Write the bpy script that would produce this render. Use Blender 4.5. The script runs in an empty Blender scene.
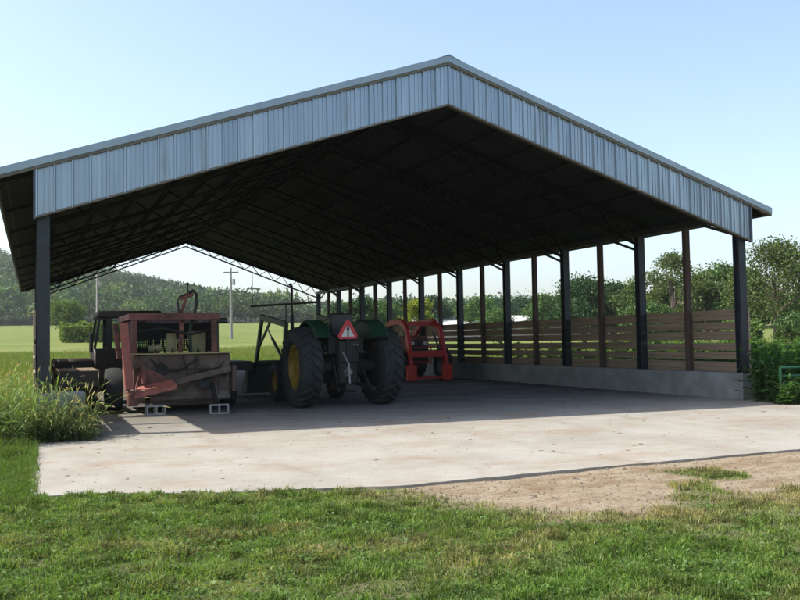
import bpy, math, random
import numpy as np
from mathutils import Vector, Matrix

random.seed(7)
RNG = np.random.default_rng(11)
S = bpy.context.scene
COL = S.collection
rad = math.radians

# ------------------------------------------------------------------ camera
cam_d = bpy.data.cameras.new('camera')
cam = bpy.data.objects.new('camera', cam_d)
COL.objects.link(cam)
cam_d.sensor_width = 36
cam_d.lens = 896.2 / 800 * 36
cam_d.clip_start = 0.05
cam_d.clip_end = 6000
YAW, PITCH, ROLL = -0.3884, 0.0436, -0.0175
fw = Vector((-math.sin(YAW) * math.cos(PITCH), math.cos(YAW) * math.cos(PITCH), math.sin(PITCH)))
r0 = Vector((math.cos(YAW), math.sin(YAW), 0))
u0 = r0.cross(fw)
rt = r0 * math.cos(ROLL) + u0 * math.sin(ROLL)
up = -r0 * math.sin(ROLL) + u0 * math.cos(ROLL)
M = Matrix((rt, up, -fw)).transposed().to_4x4()
M.translation = Vector((-0.022, -16.031, 1.515))
cam.matrix_world = M
S.camera = cam

# ------------------------------------------------------------------ world + sun
SUN = Vector((-0.79, 0.207, 1.0)).normalized()
elev = math.asin(SUN.z)
azim = math.atan2(SUN.x, SUN.y)
w = bpy.data.worlds.new('World')
S.world = w
w.use_nodes = True
nt = w.node_tree
for n in list(nt.nodes):
    nt.nodes.remove(n)
sky = nt.nodes.new('ShaderNodeTexSky')
sky.sky_type = 'NISHITA'
sky.sun_disc = False
sky.sun_elevation = elev
sky.sun_rotation = azim
sky.altitude = 100
sky.air_density = 1.0
sky.dust_density = 2.6
sky.ozone_density = 1.2
bg = nt.nodes.new('ShaderNodeBackground')
bg.inputs['Strength'].default_value = 0.15
wo = nt.nodes.new('ShaderNodeOutputWorld')
nt.links.new(sky.outputs[0], bg.inputs[0])
nt.links.new(bg.outputs[0], wo.inputs[0])
sd = bpy.data.lights.new('sun', 'SUN')
sd.energy = 3.9
sd.angle = rad(0.55)
sd.color = (1.0, 0.95, 0.86)
so = bpy.data.objects.new('sun', sd)
COL.objects.link(so)
so.rotation_euler = (-SUN).to_track_quat('-Z', 'Y').to_euler()
so.location = (0, 0, 50)
S.view_settings.view_transform = 'Standard'
S.view_settings.look = 'None'
S.view_settings.exposure = 1.0
S.view_settings.gamma = 1
S.view_settings.use_curve_mapping = False

# ------------------------------------------------------------------ helpers
def link(o, parent=None):
    COL.objects.link(o)
    if parent is not None:
        o.parent = parent
    return o

def tag(o, label=None, cat=None, group=None, kind=None):
    if label: o['label'] = label
    if cat: o['category'] = cat
    if group: o['group'] = group
    if kind: o['kind'] = kind
    return o

def thing(name, label, cat, loc=(0, 0, 0), rz=0.0, group=None):
    o = bpy.data.objects.new(name, None)
    o.empty_display_size = 0.2
    link(o)
    o.location = loc
    o.rotation_euler = (0, 0, rz)
    return tag(o, label, cat, group)

def copy_tree(o, parent=None):
    c = o.copy()
    COL.objects.link(c)
    c.parent = parent
    for ch in list(o.children):
        copy_tree(ch, c)
    return c

class MB:
    """collects shapes and links them as one mesh"""
    def __init__(s):
        s.v = []; s.f = []
    def add(s, vs, fs, m=None):
        k = len(s.v)
        if m is not None:
            vs = [tuple(m @ Vector(p)) for p in vs]
        s.v += [tuple(p) for p in vs]
        s.f += [tuple(i + k for i in f) for f in fs]
        return s
    def box(s, x0, x1, y0, y1, z0, z1, m=None, bev=0.0):
        b = min(bev, (x1 - x0) * .3, (y1 - y0) * .3, (z1 - z0) * .3)
        if b <= 0:
            vs = [(x, y, z) for x in (x0, x1) for y in (y0, y1) for z in (z0, z1)]
            fs = [(0, 1, 3, 2), (4, 6, 7, 5), (0, 4, 5, 1), (2, 3, 7, 6), (0, 2, 6, 4), (1, 5, 7, 3)]
            return s.add(vs, fs, m)
        vs = []
        X = (x0, x1); Y = (y0, y1); Z = (z0, z1)
        idx = {}
        for i in (0, 1):
            for j in (0, 1):
                for k in (0, 1):
                    dx = b if i == 0 else -b; dy = b if j == 0 else -b; dz = b if k == 0 else -b
                    idx[i, j, k] = len(vs)
                    vs += [(X[i], Y[j] + dy, Z[k] + dz), (X[i] + dx, Y[j], Z[k] + dz), (X[i] + dx, Y[j] + dy, Z[k])]
        I = lambda i, j, k, a: idx[i, j, k] + a
        fs = []
        for i in (0, 1):
            fs.append([I(i, 0, 0, 0), I(i, 0, 1, 0), I(i, 1, 1, 0), I(i, 1, 0, 0)][::1 if i == 0 else -1])
            fs.append([I(0, i, 0, 1), I(1, i, 0, 1), I(1, i, 1, 1), I(0, i, 1, 1)][::1 if i == 0 else -1])
            fs.append([I(0, 0, i, 2), I(0, 1, i, 2), I(1, 1, i, 2), I(1, 0, i, 2)][::1 if i == 0 else -1])
        for j in (0, 1):
            for k in (0, 1):
                fs.append([I(0, j, k, 1), I(1, j, k, 1), I(1, j, k, 2), I(0, j, k, 2)])
                fs.append([I(j, 0, k, 0), I(j, 1, k, 0), I(j, 1, k, 2), I(j, 0, k, 2)])
                fs.append([I(j, k, 0, 0), I(j, k, 1, 0), I(j, k, 1, 1), I(j, k, 0, 1)])
        for i in (0, 1):
            for j in (0, 1):
                for k in (0, 1):
                    fs.append([I(i, j, k, 0), I(i, j, k, 1), I(i, j, k, 2)])
        return s.add(vs, fs, m)
    def bar(s, p, q, wd, ht, upv=(0, 0, 1), bev=0.0):
        p = Vector(p); q = Vector(q)
        d = q - p; L = d.length; d.normalize()
        upv = Vector(upv)
        if abs(d.dot(upv)) > .98: upv = Vector((0, 1, 0))
        x = d.cross(upv).normalized(); z = x.cross(d).normalized()
        m = Matrix((x, d, z)).transposed().to_4x4(); m.translation = p
        return s.box(-wd / 2, wd / 2, 0, L, -ht / 2, ht / 2, m, bev)
    def tube(s, pts, r, n=8, caps=True):
        pts = [Vector(p) for p in pts]
        rs = r if isinstance(r, (list, tuple)) else [r] * len(pts)
        vs = []; fs = []
        prev = None
        for i, p in enumerate(pts):
            a = pts[max(i - 1, 0)]; b = pts[min(i + 1, len(pts) - 1)]
            d = (b - a).normalized()
            if prev is None:
                x = d.orthogonal().normalized()
            else:
                x = (prev - d * prev.dot(d)).normalized()
            prev = x
            y = d.cross(x)
            for k in range(n):
                t = 2 * math.pi * k / n
                vs.append(p + (x * math.cos(t) + y * math.sin(t)) * rs[i])
        for i in range(len(pts) - 1):
            for k in range(n):
                k2 = (k + 1) % n
                fs.append((i * n + k, i * n + k2, (i + 1) * n + k2, (i + 1) * n + k))
        if caps:
            fs.append(tuple(range(n))[::-1])
            fs.append(tuple((len(pts) - 1) * n + k for k in range(n)))
        return s.add(vs, fs)
    def lathe(s, prof, n=32, axis='x', c=(0, 0, 0)):
        """prof: (axial, radius) closed ring"""
        vs = []; fs = []
        m = len(prof)
        for k in range(n):
            t = 2 * math.pi * k / n
            for a, r in prof:
                if axis == 'x': p = (a, r * math.cos(t), r * math.sin(t))
                elif axis == 'y': p = (r * math.cos(t), a, r * math.sin(t))
                else: p = (r * math.cos(t), r * math.sin(t), a)
                vs.append((p[0] + c[0], p[1] + c[1], p[2] + c[2]))
        for k in range(n):
            k2 = (k + 1) % n
            for i in range(m):
                i2 = (i + 1) % m
                fs.append((k * m + i, k * m + i2, k2 * m + i2, k2 * m + i))
        return s.add(vs, fs)
    def prism(s, poly, y0, y1, axis='y'):
        """poly in the plane across the axis, extruded along it"""
        n = len(poly)
        def P(a, b, t):
            return (a, t, b) if axis == 'y' else ((t, a, b) if axis == 'x' else (a, b, t))
        vs = [P(a, b, y0) for a, b in poly] + [P(a, b, y1) for a, b in poly]
        fs = [tuple(range(n)), tuple(range(n, 2 * n))[::-1]] + [(i, i + n, (i + 1) % n + n, (i + 1) % n) for i in range(n)]
        return s.add(vs, fs)
    def build(s, name, material, parent=None, smooth=False, loc=None):
        me = bpy.data.meshes.new(name)
        me.from_pydata(s.v, [], s.f)
        me.materials.append(material)
        import bmesh
        bm = bmesh.new(); bm.from_mesh(me)
        bmesh.ops.recalc_face_normals(bm, faces=bm.faces)
        bm.to_mesh(me); bm.free()
        if smooth:
            me.shade_smooth()
            try: me.set_sharp_from_angle(angle=rad(38))
            except Exception: pass
        o = bpy.data.objects.new(name, me)
        link(o, parent)
        if loc is not None: o.location = loc
        return o

def hsh(a, b, seed):
    n = np.sin(a * 127.1 + b * 311.7 + seed * 74.7) * 43758.5453
    return n - np.floor(n)
def vnoise(x, y, sc=1.0, seed=0):
    x = np.asarray(x, float) / sc; y = np.asarray(y, float) / sc
    xi = np.floor(x); yi = np.floor(y); fx = x - xi; fy = y - yi
    fx = fx * fx * (3 - 2 * fx); fy = fy * fy * (3 - 2 * fy)
    a = hsh(xi, yi, seed); b = hsh(xi + 1, yi, seed); c = hsh(xi, yi + 1, seed); d = hsh(xi + 1, yi + 1, seed)
    return (a * (1 - fx) + b * fx) * (1 - fy) + (c * (1 - fx) + d * fx) * fy
def fbm(x, y, sc=1.0, seed=0, o=4):
    t = 0; a = .5; n = 0
    for i in range(o):
        t = t + a * vnoise(x, y, sc / 2 ** i, seed + i * 3); n += a; a *= .5
    return t / n
def sstep(a, b, x):
    t = np.clip((np.asarray(x, float) - a) / (b - a), 0, 1)
    return t * t * (3 - 2 * t)

def mesh_np(name, verts, faces, material, tint=None, parent=None, smooth=False):
    """verts (n,3), faces (m,k) arrays -> one object; tint (n,3) own colour of the surface"""
    me = bpy.data.meshes.new(name)
    k = faces.shape[1]
    me.vertices.add(len(verts)); me.vertices.foreach_set('co', np.ascontiguousarray(verts, dtype=np.float32).ravel())
    me.loops.add(faces.size); me.loops.foreach_set('vertex_index', np.ascontiguousarray(faces, dtype=np.int32).ravel())
    me.polygons.add(len(faces)); me.polygons.foreach_set('loop_start', np.arange(0, faces.size, k, dtype=np.int32))
    try: me.polygons.foreach_set('loop_total', np.full(len(faces), k, dtype=np.int32))
    except Exception: pass
    me.update(calc_edges=True)
    if tint is not None:
        at = me.color_attributes.new('tint', 'FLOAT_COLOR', 'POINT')
        c = np.ones((len(verts), 4), dtype=np.float32); c[:, :3] = tint
        at.data.foreach_set('color', c.ravel())
    me.materials.append(material)
    me.validate()
    if smooth: me.shade_smooth()
    o = bpy.data.objects.new(name, me)
    return link(o, parent)

# ------------------------------------------------------------------ materials
def nmat(name):
    m = bpy.data.materials.new(name); m.use_nodes = True
    nt = m.node_tree
    return m, nt, nt.nodes['Principled BSDF']
def N(nt, t, **kw):
    n = nt.nodes.new(t)
    for k, v in kw.items():
        if k in n.inputs: n.inputs[k].default_value = v
        else: setattr(n, k, v)
    return n
def coords(nt, sc=(1, 1, 1), kind='Object'):
    tc = N(nt, 'ShaderNodeTexCoord'); mp = N(nt, 'ShaderNodeMapping')
    mp.inputs['Scale'].default_value = sc
    nt.links.new(tc.outputs[kind], mp.inputs[0])
    return mp.outputs[0]
def noise(nt, co, scale, detail=5, rough=.6):
    n = N(nt, 'ShaderNodeTexNoise', Scale=scale, Detail=detail, Roughness=rough)
    nt.links.new(co, n.inputs['Vector'])
    return n.outputs['Fac']
def ramp(nt, fac, stops):
    r = N(nt, 'ShaderNodeValToRGB')
    el = r.color_ramp.elements
    while len(el) < len(stops): el.new(.5)
    for e, (p, c) in zip(el, stops):
        e.position = p; e.color = (*c, 1) if len(c) == 3 else c
    nt.links.new(fac, r.inputs[0])
    return r.outputs[0]
def mixc(nt, fac, a, b, mode='MIX'):
    m = N(nt, 'ShaderNodeMix'); m.data_type = 'RGBA'; m.blend_type = mode
    for s, v in ((0, fac), (6, a), (7, b)):
        if isinstance(v, bpy.types.NodeSocket): nt.links.new(v, m.inputs[s])
        elif s == 0: m.inputs[0].default_value = v
        else: m.inputs[s].default_value = (*v, 1)
    return m.outputs[2]
def bump(nt, bs, h, st=.3, d=.02):
    b = N(nt, 'ShaderNodeBump', Strength=st, Distance=d)
    nt.links.new(h, b.inputs['Height']); nt.links.new(b.outputs[0], bs.inputs['Normal'])

def mat(name, c1, c2=None, scale=3, rough=.6, metal=0, detail=6, stops=(.35, .65), bmp=0, dirt=None, dirt_amt=.5, sc=(1, 1, 1), rvar=.1):
    m, nt, bs = nmat(name)
    c2 = c2 or tuple(v * .75 for v in c1)
    co = coords(nt, sc)
    f = noise(nt, co, scale, detail)
    col = ramp(nt, f, [(stops[0], c1), (stops[1], c2)])
    if dirt:
        f2 = noise(nt, co, scale * .37 + 1.3, 8, .7)
        k = ramp(nt, f2, [(.62 - dirt_amt * .3, (0, 0, 0)), (.78 - dirt_amt * .2, (1, 1, 1))])
        col = mixc(nt, k, col, dirt)
        mr = N(nt, 'ShaderNodeMapRange'); nt.links.new(k, mr.inputs[0])
        mr.inputs[3].default_value = rough; mr.inputs[4].default_value = min(1, rough + .35)
        nt.links.new(mr.outputs[0], bs.inputs['Roughness'])
    else:
        bs.inputs['Roughness'].default_value = rough
    nt.links.new(col, bs.inputs['Base Color'])
    bs.inputs['Metallic'].default_value = metal
    if bmp:
        bump(nt, bs, noise(nt, co, scale * 4, 6), bmp, .01)
    return m

def leaf_mat(name, trans=.35, rough=.6, gain=1.0):
    """colour comes from the leaf's own tint"""
    m, nt, bs = nmat(name)
    nt.nodes.remove(bs)
    out = nt.nodes['Material Output']
    a = N(nt, 'ShaderNodeAttribute'); a.attribute_name = 'tint'
    d = N(nt, 'ShaderNodeBsdfDiffuse'); t = N(nt, 'ShaderNodeBsdfTranslucent')
    g = N(nt, 'ShaderNodeBsdfGlossy', Roughness=.5); g.inputs['Color'].default_value = (1, 1, 1, 1)
    mx = N(nt, 'ShaderNodeMixShader'); mx.inputs[0].default_value = trans
    mg = N(nt, 'ShaderNodeMixShader'); mg.inputs[0].default_value = .012
    tc = mixc(nt, 1.0, a.outputs['Color'], (1.3, 1.35, .6), 'MULTIPLY')
    nt.links.new(a.outputs['Color'], d.inputs[0]); nt.links.new(tc, t.inputs[0])
    nt.links.new(d.outputs[0], mx.inputs[1]); nt.links.new(t.outputs[0], mx.inputs[2])
    nt.links.new(mx.outputs[0], mg.inputs[1]); nt.links.new(g.outputs[0], mg.inputs[2])
    nt.links.new(mg.outputs[0], out.inputs[0])
    return m

M_galv = mat('galvanised_sheet', (.37, .425, .47), (.27, .32, .365), scale=1.6, rough=.30, metal=.7, sc=(1.6, 1, .12), dirt=(.22, .25, .27), dirt_amt=.2)
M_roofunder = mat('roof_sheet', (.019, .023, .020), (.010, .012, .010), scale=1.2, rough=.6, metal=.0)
M_trimblue = mat('grey_blue_trim', (.30, .36, .40), (.25, .31, .35), scale=3, rough=.4, metal=.35)
M_trimtan = mat('tan_trim', (.15, .135, .11), (.11, .10, .08), scale=5, rough=.7)
M_purlin = mat('purlin_steel', (.014, .015, .013), (.010, .010, .009), scale=3, rough=.6)
M_steel = mat('dark_steel', (.016, .016, .018), (.024, .022, .022), scale=5, rough=.55, metal=.3, dirt=(.04, .025, .02), dirt_amt=.35)
M_truss = mat('truss_steel', (.006, .0055, .0055), (.010, .008, .007), scale=5, rough=.6, metal=.2)
M_postpaint = mat('steel_post_paint', (.022, .032, .038), (.014, .017, .02), scale=4, rough=.5, metal=.2, dirt=(.05, .03, .028), dirt_amt=.35)
M_wood = mat('weathered_timber', (.040, .03, .022), (.022, .016, .012), scale=3, rough=.85, sc=(6, 1, 1), bmp=.3)
M_post = mat('timber_post', (.085, .05, .036), (.05, .032, .024), scale=3, rough=.85, sc=(6, 6, .6), bmp=.3)
M_plank = mat('wall_plank', (.30, .225, .15), (.17, .125, .085), scale=2.6, rough=.85, sc=(4, .35, 12), bmp=.35, dirt=(.12, .09, .065), dirt_amt=.1)
M_concw = mat('wall_concrete', (.24, .255, .25), (.16, .175, .17), scale=1.6, rough=.9, bmp=.3, dirt=(.17, .17, .14), dirt_amt=.35)
M_block = mat('concrete_block', (.36, .36, .34), (.27, .27, .26), scale=9, rough=.95, bmp=.4)

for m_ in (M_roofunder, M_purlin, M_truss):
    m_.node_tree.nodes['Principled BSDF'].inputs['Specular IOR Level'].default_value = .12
# ------------------------------------------------------------------ terrain
def terr(x, y):
    x = np.asarray(x, float); y = np.asarray(y, float)
    d = np.hypot(x - 6, y + 5)
    az = np.degrees(np.arctan2(x, y + 16))
    s = .030 - .012 * np.clip((az - 15) / 30, 0, 1)
    s = np.where((y < -16) | (x < -200), .01, s)
    base = s * np.maximum(0, d - 45)
    base = np.where(d > 420, s * 375 + (d - 420) * .004, base)
    return base
# slab outline (plan)
SLAB = [(-.05, -6.2), (.7, -6.35), (1.6, -6.85), (2.6, -7.1), (3.5, -7.36), (5.1, -7.27), (7.5, -7.2), (9.5, -7.15), (20, -7.1), (20, -1.25), (15.32, -1.15), (15.32, 33.4), (-.02, 33.4), (-.02, -.05), (.03, -1.3), (-.1, -3.2)]
def in_slab(x, y, pad=0.0):
    front = np.interp(x, [-.05, .7, 1.6, 2.6, 3.5, 5.1, 9.5, 20], [-6.2, -6.35, -6.85, -7.1, -7.36, -7.27, -7.15, -7.1])
    a = (x > -.05 + pad) & (x < 15.32 - pad) & (y > front + pad) & (y < 33.4 - pad)
    b = (x >= 15.32 - pad) & (x < 20) & (y > front + pad) & (y < -1.2 - pad)
    return a | b
def dirt_amt(x, y):
    n = fbm(x, y, 1.3, 5, 4); n2 = fbm(x, y, .35, 9, 3)
    lim = np.interp(x, [2.6, 3.6, 5, 7, 9, 14], [-7.5, -9.4, -9.5, -9.3, -9.5, -9.6])
    d = sstep(-.45, .35, (y - lim) + (n - .5) * .9 + (n2 - .5) * .7)
    d = d * sstep(2.3, 3.7, x + (n - .5) * 1.5 + (y + 7.4) * .5) * (y < -6.9)
    patch = sstep(.58, .74, fbm(x * .6, y * 1.5, .8, 21, 5)) * .35                # bare brown spots in the lawn
    holes = sstep(.56, .66, fbm(x + 3, y, .9, 33, 3)) * .9 * sstep(-7.5, -7.9, y)             # grass islands in the dirt
    return np.clip(np.maximum(d * (1 - holes * sstep(5, 7, x)), patch * (y < -7.2)), 0, 1)

def axis_pts(a, b, st, far, g=1.13):
    core = list(np.arange(a, b + 1e-6, st))
    lo = []; s = st; p = a
    while p > -far: s *= g; p -= s; lo.append(p)
    hi = []; s = st; p = b
    while p < far: s *= g; p += s; hi.append(p)
    return np.array(lo[::-1] + core + hi)
gx = axis_pts(-3.0, 13.0, .09, 1500); gy = axis_pts(-12.5, -5.0, .09, 1500)
X, Y = np.meshgrid(gx, gy)
inside = in_slab(X, Y, .05)
Dm = dirt_amt(X, Y)
Z = terr(X, Y) - .02 + (fbm(X, Y, .8, 2, 4) - .5) * .05 * (np.hypot(X, Y + 8) < 40)
Z = Z - Dm * .012
Z = np.where(inside, -.14, np.minimum(Z, np.where(np.hypot(X - 7, Y - 8) < 30, -.012, 1e9)))
dist = np.hypot(X, Y + 16)
band = sstep(74, 78, dist) * (1 - sstep(86, 92, dist)) * (X < 18) + sstep(62, 66, dist) * (1 - sstep(70, 76, dist)) * (X > 34) * .9
G = np.zeros((X.size, 3)); G[:, 0] = Dm.ravel(); G[:, 1] = band.ravel(); G[:, 2] = sstep(20, 60, dist).ravel()
nx_, ny_ = len(gx), len(gy)
ii, jj = np.meshgrid(np.arange(nx_ - 1), np.arange(ny_ - 1))
a = (jj * nx_ + ii).ravel()
F = np.stack([a, a + 1, a + nx_ + 1, a + nx_], 1)
m, nt, bs = nmat('ground_soil')
at = N(nt, 'ShaderNodeAttribute'); at.attribute_name = 'tint'
sep = N(nt, 'ShaderNodeSeparateColor'); nt.links.new(at.outputs['Color'], sep.inputs[0])
co = coords(nt)
soil = ramp(nt, noise(nt, coords(nt, (.7, 1.5, 1)), 1.7, 12, .8), [(.3, (.14, .09, .055)), (.45, (.235, .18, .115)), (.56, (.32, .275, .20)), (.70, (.22, .16, .10))])
speck = ramp(nt, noise(nt, co, 38, 4, .8), [(.35, (.6, .58, .55)), (.62, (1.15, 1.12, 1.1))])
soil = mixc(nt, 1.0, soil, speck, 'MULTIPLY')
turf = ramp(nt, noise(nt, co, 2.3, 10, .75), [(.3, (.045, .07, .02)), (.5, (.075, .11, .03)), (.66, (.11, .115, .05)), (.8, (.13, .10, .06))])
field = ramp(nt, noise(nt, co, .16, 12, .78), [(.3, (.078, .112, .026)), (.5, (.118, .148, .036)), (.62, (.17, .17, .06)), (.75, (.09, .12, .032))])
fstr = ramp(nt, noise(nt, coords(nt, (.02, .6, 1)), 1.0, 6, .7), [(.35, (.8, .85, .7)), (.65, (1.15, 1.1, 1.0))])
field = mixc(nt, 1.0, field, fstr, 'MULTIPLY')
field = mixc(nt, sep.outputs[1], field, (.34, .28, .17))
grassy = mixc(nt, sep.outputs[2], turf, field)
colr = mixc(nt, sep.outputs[0], grassy, soil)
nt.links.new(colr, bs.inputs['Base Color']); bs.inputs['Roughness'].default_value = .95
bs.inputs['Specular IOR Level'].default_value = .15
bump(nt, bs, noise(nt, co, 14, 10, .8), .8, .035)
ground = mesh_np('ground', np.stack([X.ravel(), Y.ravel(), Z.ravel()], 1), F, m, G, smooth=True)
tag(ground, kind='structure')

# concrete slab
m, nt, bs = nmat('slab_concrete')
co = coords(nt)
base = ramp(nt, noise(nt, co, .55, 10, .7), [(.3, (.22, .20, .165)), (.5, (.285, .268, .23)), (.7, (.325, .312, .28))])
dust = ramp(nt, noise(nt, coords(nt, (.6, 1.2, 1)), .8, 9, .78), [(.50, (0, 0, 0)), (.66, (.9, .9, .9))])
base = mixc(nt, dust, base, (.235, .18, .125))
st = ramp(nt, noise(nt, coords(nt, (1, 1.8, 1)), 3.4, 10, .85), [(.55, (0, 0, 0)), (.68, (.6, .6, .6))])
base = mixc(nt, st, base, (.20, .165, .12))
fine = ramp(nt, noise(nt, co, 34, 8, .85), [(.32, (.66, .64, .60)), (.5, (.98, .98, .98)), (.68, (1.12, 1.12, 1.12))])
base = mixc(nt, 1.0, base, fine, 'MULTIPLY')
# manure and dust on the floor, darkened inward to paint in barn shade
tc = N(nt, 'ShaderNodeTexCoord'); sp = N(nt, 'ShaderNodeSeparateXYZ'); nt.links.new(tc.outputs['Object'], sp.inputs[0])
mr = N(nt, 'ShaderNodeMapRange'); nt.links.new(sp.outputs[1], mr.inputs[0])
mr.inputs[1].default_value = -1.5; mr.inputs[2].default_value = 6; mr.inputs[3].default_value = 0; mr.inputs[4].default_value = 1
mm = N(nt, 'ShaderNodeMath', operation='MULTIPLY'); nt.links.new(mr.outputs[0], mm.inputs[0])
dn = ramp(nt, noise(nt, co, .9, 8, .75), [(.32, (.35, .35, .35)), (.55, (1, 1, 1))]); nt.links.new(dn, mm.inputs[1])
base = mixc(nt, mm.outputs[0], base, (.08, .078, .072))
vo = N(nt, 'ShaderNodeTexVoronoi', Scale=.28); vo.feature = 'DISTANCE_TO_EDGE'
dv = N(nt, 'ShaderNodeVectorMath', operation='ADD')
ns = N(nt, 'ShaderNodeTexNoise', Scale=.9, Detail=5); nt.links.new(co, ns.inputs['Vector'])
nt.links.new(co, dv.inputs[0]); nt.links.new(ns.outputs['Color'], dv.inputs[1]); nt.links.new(dv.outputs[0], vo.inputs['Vector'])
ck = ramp(nt, vo.outputs['Distance'], [(.0, (.35, .35, .35)), (.003, (0, 0, 0))])
base = mixc(nt, ck, base, (.16, .14, .11))
# dried tyre tracks leading into the barn
wv = N(nt, 'ShaderNodeTexNoise', Scale=.25, Detail=3); nt.links.new(co, wv.inputs['Vector'])
ax = N(nt, 'ShaderNodeMath', operation='MULTIPLY_ADD'); nt.links.new(wv.outputs['Fac'], ax.inputs[0]); ax.inputs[1].default_value = 2.2; nt.links.new(sp.outputs[0], ax.inputs[2])
pp = N(nt, 'ShaderNodeMath', operation='PINGPONG'); nt.links.new(ax.outputs[0], pp.inputs[0]); pp.inputs[1].default_value = .95
tk_r = ramp(nt, pp.outputs[0], [(0, (1, 1, 1)), (.22, (0, 0, 0))])
tn = ramp(nt, noise(nt, co, 1.1, 8, .8), [(.45, (0, 0, 0)), (.62, (.55, .55, .55))])
tm = mixc(nt, 1.0, tk_r, tn, 'MULTIPLY')
base = mixc(nt, tm, base, (.17, .14, .105))
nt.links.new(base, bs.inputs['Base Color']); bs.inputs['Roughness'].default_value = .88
bs.inputs['Specular IOR Level'].default_value = .25
bump(nt, bs, noise(nt, co, 18, 10, .8), .5, .012)
# ragged edge
poly = []
for i, (p, q) in enumerate(zip(SLAB, SLAB[1:] + SLAB[:1])):
    L = math.dist(p, q); n = max(1, int(L / .12)) if (p[1] < 0 and q[1] < 0 and i < 8 or i >= 13) else 1
    for k in range(n):
        t = k / n
        j = 0 if k == 0 else random.uniform(-.018, .018)
        poly.append((p[0] + (q[0] - p[0]) * t + j, p[1] + (q[1] - p[1]) * t + j))
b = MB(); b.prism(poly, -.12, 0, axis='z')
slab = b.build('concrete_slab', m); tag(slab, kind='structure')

# ------------------------------------------------------------------ barn
W = 15.24; SP = 3.6775; NB = 9; Lb = SP * NB + .26
SL = .3311
def ztop(x, off=0.0): return 4.40 + (min(x, W - x) + .6) * SL - off
barn = thing('pole_barn', 'large open pole barn with a grey blue ribbed metal gable over a concrete floor', 'barn')
Y0, Y1 = -.06, Lb + .08

def roof_side(sgn):
    vs = []; fs = []
    prof = []                                     # (y, dz) ribs run down the slope
    y = Y0
    while y < Y1:
        prof += [(y, 0), (y + .02, .02), (y + .05, .02), (y + .07, 0)]
        y += .2822
    prof = [p for p in prof if p[0] < Y1] + [(Y1, 0)]
    xs = [-.6, W / 2] if sgn < 0 else [W / 2, W + .6]
    for yy, dz in prof:
        for xx in xs:
            vs.append((xx, yy, ztop(xx, .025) + dz))
            vs.append((xx, yy, ztop(xx, .025) + dz - .004))
    n = len(prof)
    for i in range(n - 1):
        a = i * 4; c = a + 4
        fs += [(a, c, c + 2, a + 2), (a + 1, a + 3, c + 3, c + 1)]
        fs += [(a, a + 1, c + 1, c), (a + 2, c + 2, c + 3, a + 3)]
    bb = MB(); bb.add(vs, fs)
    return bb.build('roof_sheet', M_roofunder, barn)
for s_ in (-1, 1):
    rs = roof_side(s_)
# trims
b = MB(); b.prism([(W / 2 - .28, ztop(W / 2 - .28) + .012), (W / 2, ztop(W / 2) + .035), (W / 2 + .28, ztop(W / 2 + .28) + .012), (W / 2 + .28, ztop(W / 2 + .28) + .004), (W / 2, ztop(W / 2) + .02), (W / 2 - .28, ztop(W / 2 - .28) + .004)], Y0 - .1, Y1 + .05)
b.build('ridge_cap', M_trimblue, barn)
def rake(x0, x1, y0, y1, top, bot):
    b = MB(); b.prism([(x0, ztop(x0, top)), (x1, ztop(x1, top)), (x1, ztop(x1, bot)), (x0, ztop(x0, bot))], y0, y1); return b
for (a_, c_) in ((-.615, W / 2 - .001), (W / 2 + .001, W + .615)):
    rake(a_, c_, Y0 - .09, Y0, -.012, .115).build('rake_trim', M_trimblue, barn)
    rake(a_, c_, Y1, Y1 + .05, -.012, .16).build('rake_trim', M_truss, barn)
    a2, c2 = max(a_, -.0), min(c_, W)
    rake(a_, c_, Y0 - .075, Y0, .117, .165).build('rake_board', M_trimtan, barn)
for x0, x1 in ((-.64, -.602), (W + .602, W + .64)):
    b = MB(); b.box(x0, x1, Y0 - .002, Y1 + .05, 4.235, 4.405); b.build('eave_trim', M_trimtan, barn)
# gable sheets
def gable(x0, x1):
    per = .2822; vs = []; fs = []; pr = []
    k = 0
    x = x0
    while x < x1 - 1e-4:
        for dx, dy in ((0, 0), (.006, -.044), (.030, -.044), (.048, 0), (.116, 0), (.120, -.014), (.136, -.014), (.142, 0), (.196, 0), (.200, -.014), (.216, -.014), (.222, 0)):
            if x + dx < x1: pr.append((x + dx, dy))
        x += per
    pr.append((x1, 0))
    for xx, dy in pr:
        zb = 3.6375 + min(xx, W - xx) * SL
        vs.append((xx, Y0 - .012 + dy, zb)); vs.append((xx, Y0 - .012 + dy, ztop(xx, .14)))
    n = len(pr)
    fs = [(2 * i, 2 * i + 2, 2 * i + 3, 2 * i + 1) for i in range(n - 1)]
    vs2 = [(a, Y0 - .004, c) for a, b_, c in vs]
    fs2 = [tuple(q + 2 * n for q in f[::-1]) for f in fs]
    b = MB(); b.add(vs + vs2, fs + fs2); return b
NR = 27
gable(0, W / 2).build('gable_sheet', M_galv, barn)
gable(W / 2, W).build('gable_sheet', M_galv, barn)
def gz(x): return 3.6375 + min(x, W - x) * SL
for a_, c_ in ((0, W / 2), (W / 2, W)):
    b = MB(); b.prism([(a_, gz(a_) + .02), (c_, gz(c_) + .02), (c_, gz(c_) - .015), (a_, gz(a_) - .015)], Y0 - .045, Y0 + .02)
    b.build('gable_bottom_trim', M_trimtan, barn)
    b = MB(); b.prism([(a_, gz(a_) + .22), (c_, gz(c_) + .22), (c_, gz(c_) - .01), (a_, gz(a_) - .01)], Y0 + .022, Y0 + .10)
    b.build('gable_girt', M_wood, barn)
M_corner = mat('corner_trim', (.10, .11, .15), (.07, .08, .11), scale=4, rough=.5, metal=.3)
for x0, x1 in ((-.03, -.002), (W + .002, W + .045)):
    b = MB(); b.box(x0, x1, Y0 - .05, Y0 + .04, 3.60, 4.42); b.build('corner_trim', M_corner, barn)

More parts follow.
